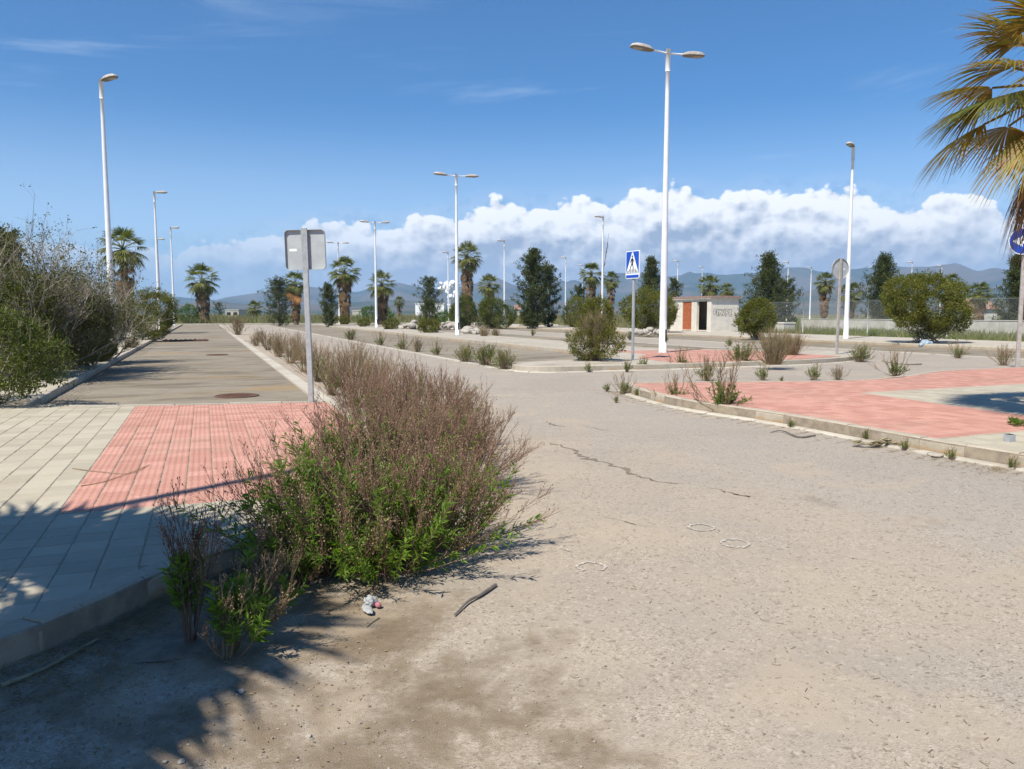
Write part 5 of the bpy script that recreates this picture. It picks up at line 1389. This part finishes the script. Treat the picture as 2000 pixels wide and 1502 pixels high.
for a in [
 ('dry', 465, 654, 615, 'round dry clump at the far end of the left parking edge'),

 ('dry', 648, 772, 708, 'strip-side brown scrub clump nearest the square sign post'), ('dry', 622, 746, 690, 'strip-side brown scrub clump, second beyond the sign post'), ('dry', 596, 727, 676, 'strip-side brown scrub clump, third beyond the sign post'), ('dry', 568, 710, 664, 'strip-side brown scrub clump, fourth beyond the sign post'),
 ('dry', 544, 697, 656, 'strip-side brown scrub clump, fifth beyond the sign post'), ('dry', 524, 684, 650, 'strip-side brown scrub clump, sixth beyond the sign post'), ('dry', 508, 668, 640, 'strip-side brown scrub clump, seventh and farthest beyond the sign post'),
 ('dry', 500, 676, 650, 'low dry clump on the left parking edge, near the farthest row clump'),
 ('olive', 685, 664, 640, 'weed on the median parking edge, leftmost green one'), ('open', 742, 675, 646, 'open weed on the median parking edge, second from the left'),
 ('open', 786, 683, 650, 'twiggy weed on the median parking edge, third from the left'), ('dry', 816, 688, 658, 'twiggy brown weed on the median parking edge, fourth from the left'),
 ('open', 852, 694, 664, 'thin weed on the median parking edge, fifth from the left'), ('olive', 908, 708, 668, 'weed at the left of the cluster by the median corner'),
 ('olive', 948, 714, 666, 'middle weed of the cluster by the median corner'), ('olive', 985, 722, 676, 'right weed of the cluster by the median corner'),
 ('grassy', 945, 661, 636, 'grey-green tuft on the median right of the second twin-arm lamp'), ('grassy', 968, 660, 640, 'smaller green tuft beside the grey-green median tuft'),
 ('sprig', 1150, 727, 708, 'sprig at the median kerb below the brownish bush'), ('sprig', 1224, 727, 704, 'sprig at the kerb left of the crossing sign post'), ('sprig', 1258, 722, 698, 'sprig at the kerb right of the crossing sign post'),
 ('open', 1330, 718, 678, 'open weed in front of the median red paving, left'), ('open', 1378, 744, 690, 'tall open weed at the back edge of the right pavement'),
 ('olive', 1448, 714, 662, 'green leafy weed at the median kerb before the grassy clump'), ('sprig', 1490, 743, 715, 'small weed at the back edge of the right pavement near the middle'),
 ('sprig', 1590, 743, 712, 'sprig on the cross road left of the spreading weed'), ('dry', 1636, 742, 712, 'spreading pale weed on the cross road behind the right pavement'),
 ('open', 1750, 735, 682, 'large open weed on the cross road behind the right pavement'), ('olive', 1680, 707, 668, 'bushy weed at the foot of the round sign'), ('open', 1870, 700, 664, 'weed on the far parking edge at right'),
 ('dry', 1960, 714, 672, 'dry brown weed left of the arrow sign post'), ('sprig', 1526, 746, 738, 'tiny weed behind the right pavement'),
 ('open', 1218, 770, 728, 'leafy weed at the tip of the right pavement'), ('sprig', 1186, 765, 748, 'thin weed on the road left of the pavement tip'), ('sprig', 1243, 775, 757, 'low sprig at the tip of the right pavement'),
 ('open', 1320, 786, 728, 'weed at the right kerb, second of the row'), ('open', 1412, 806, 700, 'tall leafy weed at the right kerb, the largest there'), ('sprig', 1203, 787, 780, 'tiny green plant alone on the road'),
 ('sprig', 1545, 836, 818, 'small weed in the gutter right of the largest kerb weed'), ('sprig', 1690, 860, 838, 'weed in the gutter above the dry husk'), ('sprig', 1768, 880, 860, 'weed in the right gutter before the concrete chunk'), ('sprig', 1858, 898, 880, 'weed in the right gutter after the concrete chunk'), ('sprig', 1975, 916, 902, 'last weed of the right gutter at the picture edge'),
 ('sprig', 1535, 690, 668, 'weed right of the grassy clump on the median'), ('sprig', 1300, 668, 655, 'tuft on the second road behind the lamp'), ('sprig', 1425, 676, 660, 'tuft on the far parking before the hut bush'), ('grassy', 258, 686, 655, 'fresh tuft growing on the left pavement by the round bush', ), ('sprig', 247, 690, 676, 'small plant on the left pavement edge'),
 ('sprig', 1108, 660, 646, 'tuft on the second parking lane left'), ('sprig', 1040, 656, 642, 'tuft on the second parking lane behind the median, leftmost'), ('sprig', 1230, 664, 648, 'tuft near the foot of the crossing sign on the far lane'),
 ]: sweed(*a)
weed_thing('grassy_clump', survey(1510, 712, ZP), ZP, weed(410, .95, .4, 240, .6, 4, 0, 0, thick=.006, r0=.2), 'large greyish grassy clump on the median beside the red paving', None, 'straw', cat='grass clump')
weed_thing('grassy_clump', survey(1545, 694, ZP), ZP, weed(411, .75, .4, 220, .5, 4, 0, 0, thick=.006, r0=.2), 'olive grassy clump behind the large greyish one', None, 'straw', cat='grass clump')
near_tuft = weed(412, .14, .1, 40, .8, 2, 0, 20, .05, thick=.003); weed_thing('grass_tuft', survey(1996, 832, ZP), ZP, near_tuft, 'green tuft at the foot of the near palm', None, 'straw', cat='grass tuft')

# ---- reeds and grass of the field (uncountable)
def blades(name, n, region, h, w, m, label, seed, lean=.25):
    g = np.random.default_rng(seed); pos = []
    while len(pos) < n:
        q = region(g, n); pos += list(q)
    p = np.array(pos[:n]); cl = np.array([mnoise.noise(Vector((a[0]*.16, a[1]*.16, seed))) for a in p]); hh = h*(.45+.75*g.random(n))*(1+.7*cl)
    d = unit(np.c_[g.normal(size=(n, 2))*lean, np.ones(n)]); MB().leaves(np.c_[p, np.full(n, -.05)], d, np.maximum(hh, .08), w*(.7+.6*g.random(n)), g, droop=.08, fold=.1).build(name, MT[m], label=label, cat='grass', kind='stuff')
def reg_px(x0, x1, d0, d1):
    def f(g, n):
        d = d0+(d1-d0)*g.random(n)**1.3; px = x0+(x1-x0)*g.random(n); X = (px-1000)/1500*d
        t = X*V[0]+d*V[1]; s = X*U[0]+d*U[1]
        ok = (s > 110) | (t > 46.2) | (t < -9.3); return np.c_[X, d][ok]
    return f
def reg_st(s0, s1, t0, t1):
    def f(g, n):
        s = s0+(s1-s0)*g.random(n); t = t0+(t1-t0)*g.random(n); return np.c_[s*U[0]+t*V[0], s*U[1]+t*V[1]]
    return f
blades('reed_field', 34000, reg_px(-100, 1300, 95, 230), 1.35, .075, 'grass', 'dry reeds and tall grass of the field beyond the street', 601)
blades('field_grass', 26000, reg_px(1000, 2150, 60, 200), .65, .07, 'greengrass', 'green grass of the field behind the fence', 602)
blades('verge_grass', 22000, reg_st(5, 58, 36.7, 45.5), .50, .03, 'greengrass', 'pale green grass along the fence foot', 603)
blades('lot_grass', 12000, reg_st(20, 105, 36.7, 46.5), .55, .05, 'grass', 'dry grass on the vacant lot behind the hut', 604)
blades('left_verge_grass', 9000, reg_st(4, 108, -14, -9.1), .7, .05, 'grass', 'dry grass behind the left pavement', 605)
blades('street_end_grass', 5000, reg_st(109.6, 116, -14, 40), .4, .06, 'greengrass', 'grass strip at the street end', 606)
# ------------------------------------------------------------------ litter and small things
def scatter_stones():
    g = np.random.default_rng(77); n = 9500
    d = 2.2+7.5*g.random(n)**1.6; px = -60+2120*g.random(n); X = (px-1000)/1500*d
    t = X*V[0]+d*V[1]; s = X*U[0]+d*U[1]
    lk_st = np.array(catmull(left_kerb_st, 6)); kt = np.interp(t, lk_st[:, 1], lk_st[:, 0]); on_left = (t < 1.9) & (s > kt-.06)
    on_right = t > 6.7
    ok = ~on_left & ~on_right; p = np.c_[X, d, np.zeros(n)][ok]; m = len(p)
    r = .0022+.006*g.random(m)**4; p[:, 2] = r*.3
    MB().seeds(p, r, g, .6).build('road_pebbles', MT['pebble'], label='loose pebbles scattered over the road', cat='pebbles', kind='stuff')
    # twig crumbs and dry leaf bits blown over the road
    k = 1500; sel = g.integers(0, m, k); q = p[sel]+np.c_[g.normal(size=(k, 2))*.1, np.zeros(k)]; az = g.random(k)*6.283
    keep = (q[:, 0]*V[0]+q[:, 1]*V[1] > 2.1); q = q[keep]; az = az[keep]; k = len(q); L = .008+.03*g.random(k)**2; q[:, 2] = .004
    e = q+np.c_[np.cos(az)*L, np.sin(az)*L, np.zeros(k)]
    MB().tubes(np.stack([q, e], 1), np.full((k, 2), .0013), 3).build('road_crumbs', MT['twig_brown'], label='dry twig crumbs scattered over the road', cat='litter', kind='stuff')
    # leaf litter and crumbs in the dirt below the left kerb
    k = 6000; d2 = 2.3+3.2*g.random(k); x2 = (-80+820*g.random(k)-1000)/1500*d2; t2 = x2*V[0]+d2*V[1]; s2 = x2*U[0]+d2*U[1]
    ok2 = s2 < np.interp(t2, lk_st[:, 1], lk_st[:, 0])-.04; ok2 &= g.random(k) < np.clip(1.25-.55*(np.interp(t2, lk_st[:, 1], lk_st[:, 0])-s2), .12, 1)
    q = np.c_[x2, d2, np.full(k, .004)][ok2]; k = len(q); ax = unit(np.c_[g.normal(size=(k, 2)), .18*np.abs(g.normal(size=k))])
    MB().leaves(q, ax, .006+.022*g.random(k)**2, .003+.007*g.random(k), g, face=np.tile([0, 0, 1.], (k, 1))+g.normal(size=(k, 3))*.3).build('dirt_litter', MT['straw'], label='dry leaf litter in the dirt below the left kerb', cat='litter', kind='stuff')
    # straw and twigs caught along the kerb
    near_i = np.array([q for q in range(len(lk)) if lk[q][1] > 1.5 and math.hypot(*lk[q]) < 8]); k = 5200; i = near_i[g.integers(0, len(near_i), k)]; c = lk[i]; tn = unit(np.gradient(lk, axis=0))[i]; nr_ = -np.stack([-tn[:, 1], tn[:, 0]], 1)
    off = np.abs(g.normal(size=k))*.30+.01; pp = c+nr_*off[:, None]+g.normal(size=(k, 2))*.05
    keep = np.array([math.hypot(*q) < 15 for q in pp]) & (off > .012); pp = pp[keep]; k = len(pp)
    az = g.random(k)*6.283; L = .02+.09*g.random(k)**2; q2 = pp+np.stack([np.cos(az), np.sin(az)], 1)*L[:, None]
    z = .004+.02*g.random(k)
    P = np.stack([np.c_[pp, z], np.c_[(pp+q2)/2+g.normal(size=(k, 2))*.006, z+.006], np.c_[q2, z*.7]], 1)
    # nothing may reach into the kerb
    MB().tubes(P, np.full((k, 3), .0011), 3).build('kerb_litter', MT['straw'], label='dry straw and twigs caught along the left kerb', cat='straw', kind='stuff')
    k = 1500; c = np.array(fr)[g.integers(8, len(fr), k)]; pp = c+np.array([-.75, -.65])*np.abs(g.normal(size=(k, 1)))*.22-np.array([.12, .10])
    az = g.random(k)*6.283; q2 = pp+np.stack([np.cos(az), np.sin(az)], 1)*(.015+.06*g.random((k, 1))**2)
    MB().tubes(np.stack([np.c_[pp, np.full(k, .008)], np.c_[q2, np.full(k, .010)]], 1), np.full((k, 2), .0014), 3).build('gutter_litter', MT['straw'], label='dry straw and twigs lying in the right gutter', cat='straw', kind='stuff')
    k = 2600; s_ = 13.5+30*g.random(k)**1.6; t_ = -2.46+.42*g.random(k)**1.5; pp = np.c_[s_*U[0]+t_*V[0], s_*U[1]+t_*V[1], np.full(k, .018)]
    MB().seeds(pp, .008+.014*g.random(k)**2, g, .5).build('lane_gravel', MT['pebble'], label='gravel and leaf litter along the left parking kerb', cat='gravel', kind='stuff')
scatter_stones()
def stick(pts, r, name, label, m='twig_brown', z=0.0):
    p = np.array([[*survey(a, b, z), z+r*1.0+c] for a, b, c in pts]); q = catmull(p, 5)
    MB().tubes(q[None], np.linspace(r, r*.45, len(q))[None], 6, cap=True).build(name, MT[m], label=label, cat='stick', group='fallen sticks')
stick([(968,1146,.0),(940,1166,.004),(915,1180,.006),(888,1205,.0)], .011, 'fallen_stick', 'grey fallen stick lying on the road beside the big shrub', 'bark')
stick([(142,916,.0),(190,922,.002),(255,926,.003),(292,908,.0)], .0045, 'fallen_stick', 'thin forked twig lying across the paving, upper arm', z=ZP+.001)
stick([(158,950,.0),(200,943,.002),(240,930,.003),(290,910,.001)], .004, 'fallen_stick', 'thin forked twig lying across the paving, lower arm', z=ZP+.001)
stick([(740,1208,.0),(728,1216,.0),(716,1226,.0)], .005, 'fallen_stick', 'short pale stick below the crumpled rag', 'husk')
stick([(1592,852,.0),(1560,856,.004),(1528,845,.012),(1505,846,0)], .012, 'fallen_stick', 'dark stick lying in the right gutter', 'bark')
stick([(1800,713,.01),(1760,714,.02),(1722,706,0)], .02, 'fallen_stick', 'dead branch lying on the cross road', 'bark')
stick([(2,1345,0),(90,1312,.005),(190,1255,.004)], .012, 'fallen_stick', 'pale straight stick in the dirt below the left kerb', 'husk')
# crumpled rag with a pink scrap
def crumple(seed, s, amp=.35):
    import bmesh
    bm = bmesh.new(); bmesh.ops.create_icosphere(bm, subdivisions=3, radius=1)
    for q in bm.verts:
        q.co *= 1+amp*mnoise.fractal(q.co*1.6+Vector((seed, 0, 0)), .8, 2.2, 5); q.co = Vector((q.co.x*s[0], q.co.y*s[1], q.co.z*s[2]))
    return bm
def bm_obj(bm, name, m, parent=None, **kw):
    me = bpy.data.meshes.new(name); bm.to_mesh(me); bm.free(); me.materials.append(MT[m]); return link(name, me, parent, **kw)
x, y = survey(722, 1192)
rg = thing('crumpled_rag', (x, y, .02), .5, label='crumpled grey rag with a pink scrap lying on the shaded road', cat='litter')
bm_obj(crumple(1, (.035, .028, .03)), 'cloth', 'rag', rg, loc=(.015, .035, .012)); bm_obj(crumple(2, (.022, .06, .012), .2), 'flap', 'rag', rg, loc=(-.02, -.03, .0)); bm_obj(crumple(3, (.016, .018, .014), .1), 'pink_scrap', 'pink', rg, loc=(.045, .0, .0))
x, y = survey(1806, 672, ZP); bm_obj(crumple(4, (.28, .2, .2)), 'plastic_bag', 'bluebag', loc=(x, y-.1, .12), label='pale blue plastic bag under the big round bush', cat='bag')
x, y = survey(1700, 872); hk = thing('dry_husk', (x, y, .02), .2, label='flattened dry palm husk in the right gutter', cat='litter')
mbh = MB(); g = np.random.default_rng(5); nb_ = 26; pp = np.c_[g.uniform(-.26, .22, nb_), g.uniform(-.08, .06, nb_), g.uniform(.0, .03, nb_)]
mbh.leaves(pp, np.c_[np.ones(nb_), g.normal(size=nb_)*.3, g.normal(size=nb_)*.12], .16, .045, g, face=np.tile([0, 0, 1.], (nb_, 1)), fold=.4); mbh.build('husk_strips', MT['husk'], hk)
# half-buried slab below the left kerb
x, y = survey(330, 1262); sb_ = MB(); 
bm = crumple(9, (.24, .17, .022), .16); bm_obj(bm, 'buried_stone', 'bark2', loc=(x, y, .0), label='flat pale half-buried stone below the left kerb', cat='stone')
# loose blocks lying in the foreground dirt
for k, (px, py, r, lb) in enumerate(((472,1352,.013,'pale pebble in the shaded dirt, largest of the lower left'), (604,1440,.011,'light pebble at the right edge of the palm shadow'), (354,1490,.012,'bluish pebble at the bottom edge, right of its neighbour'), (322,1490,.009,'small bluish pebble at the bottom edge'))):
    x, y = survey(px, py); link('pebble', ROCKS[k], None, (x, y, r*.4), k, scale=r, label=lb, cat='pebble', group='larger pebbles in the dirt')

# ------------------------------------------------------------------ the air
def haze():
    m = bpy.data.materials.new('haze'); m.use_nodes = True; N = NT(m.node_tree); N.n.clear()
    o = N.new('ShaderNodeOutputMaterial'); v = N.new('ShaderNodeVolumePrincipled'); N.l.new(v.outputs[0], o.inputs['Volume'])
    v.inputs['Color'].default_value = (.42, .66, 1.0, 1); v.inputs['Density'].default_value = 1.05e-4; v.inputs['Anisotropy'].default_value = .1
    MB().box(-9950, 9950, -9950, 9950, -8, 560).build('haze', m, label='thin blue summer haze over the plain', cat='haze', kind='stuff')
haze()
SC.cycles.volume_bounces = 1
SC.cycles.max_bounces = 6; SC.cycles.transparent_max_bounces = 8
if False:
    st = sorted(((sum(len(p.vertices)-2 for p in o.data.polygons), o.name, o.parent.name if o.parent else '') for o in SC.objects if o.type == 'MESH'), reverse=True)
    print('TRIS', sum(s[0] for s in st), sum(sum(len(p.vertices)-2 for p in m.polygons) for m in bpy.data.meshes)); print(st[:40])
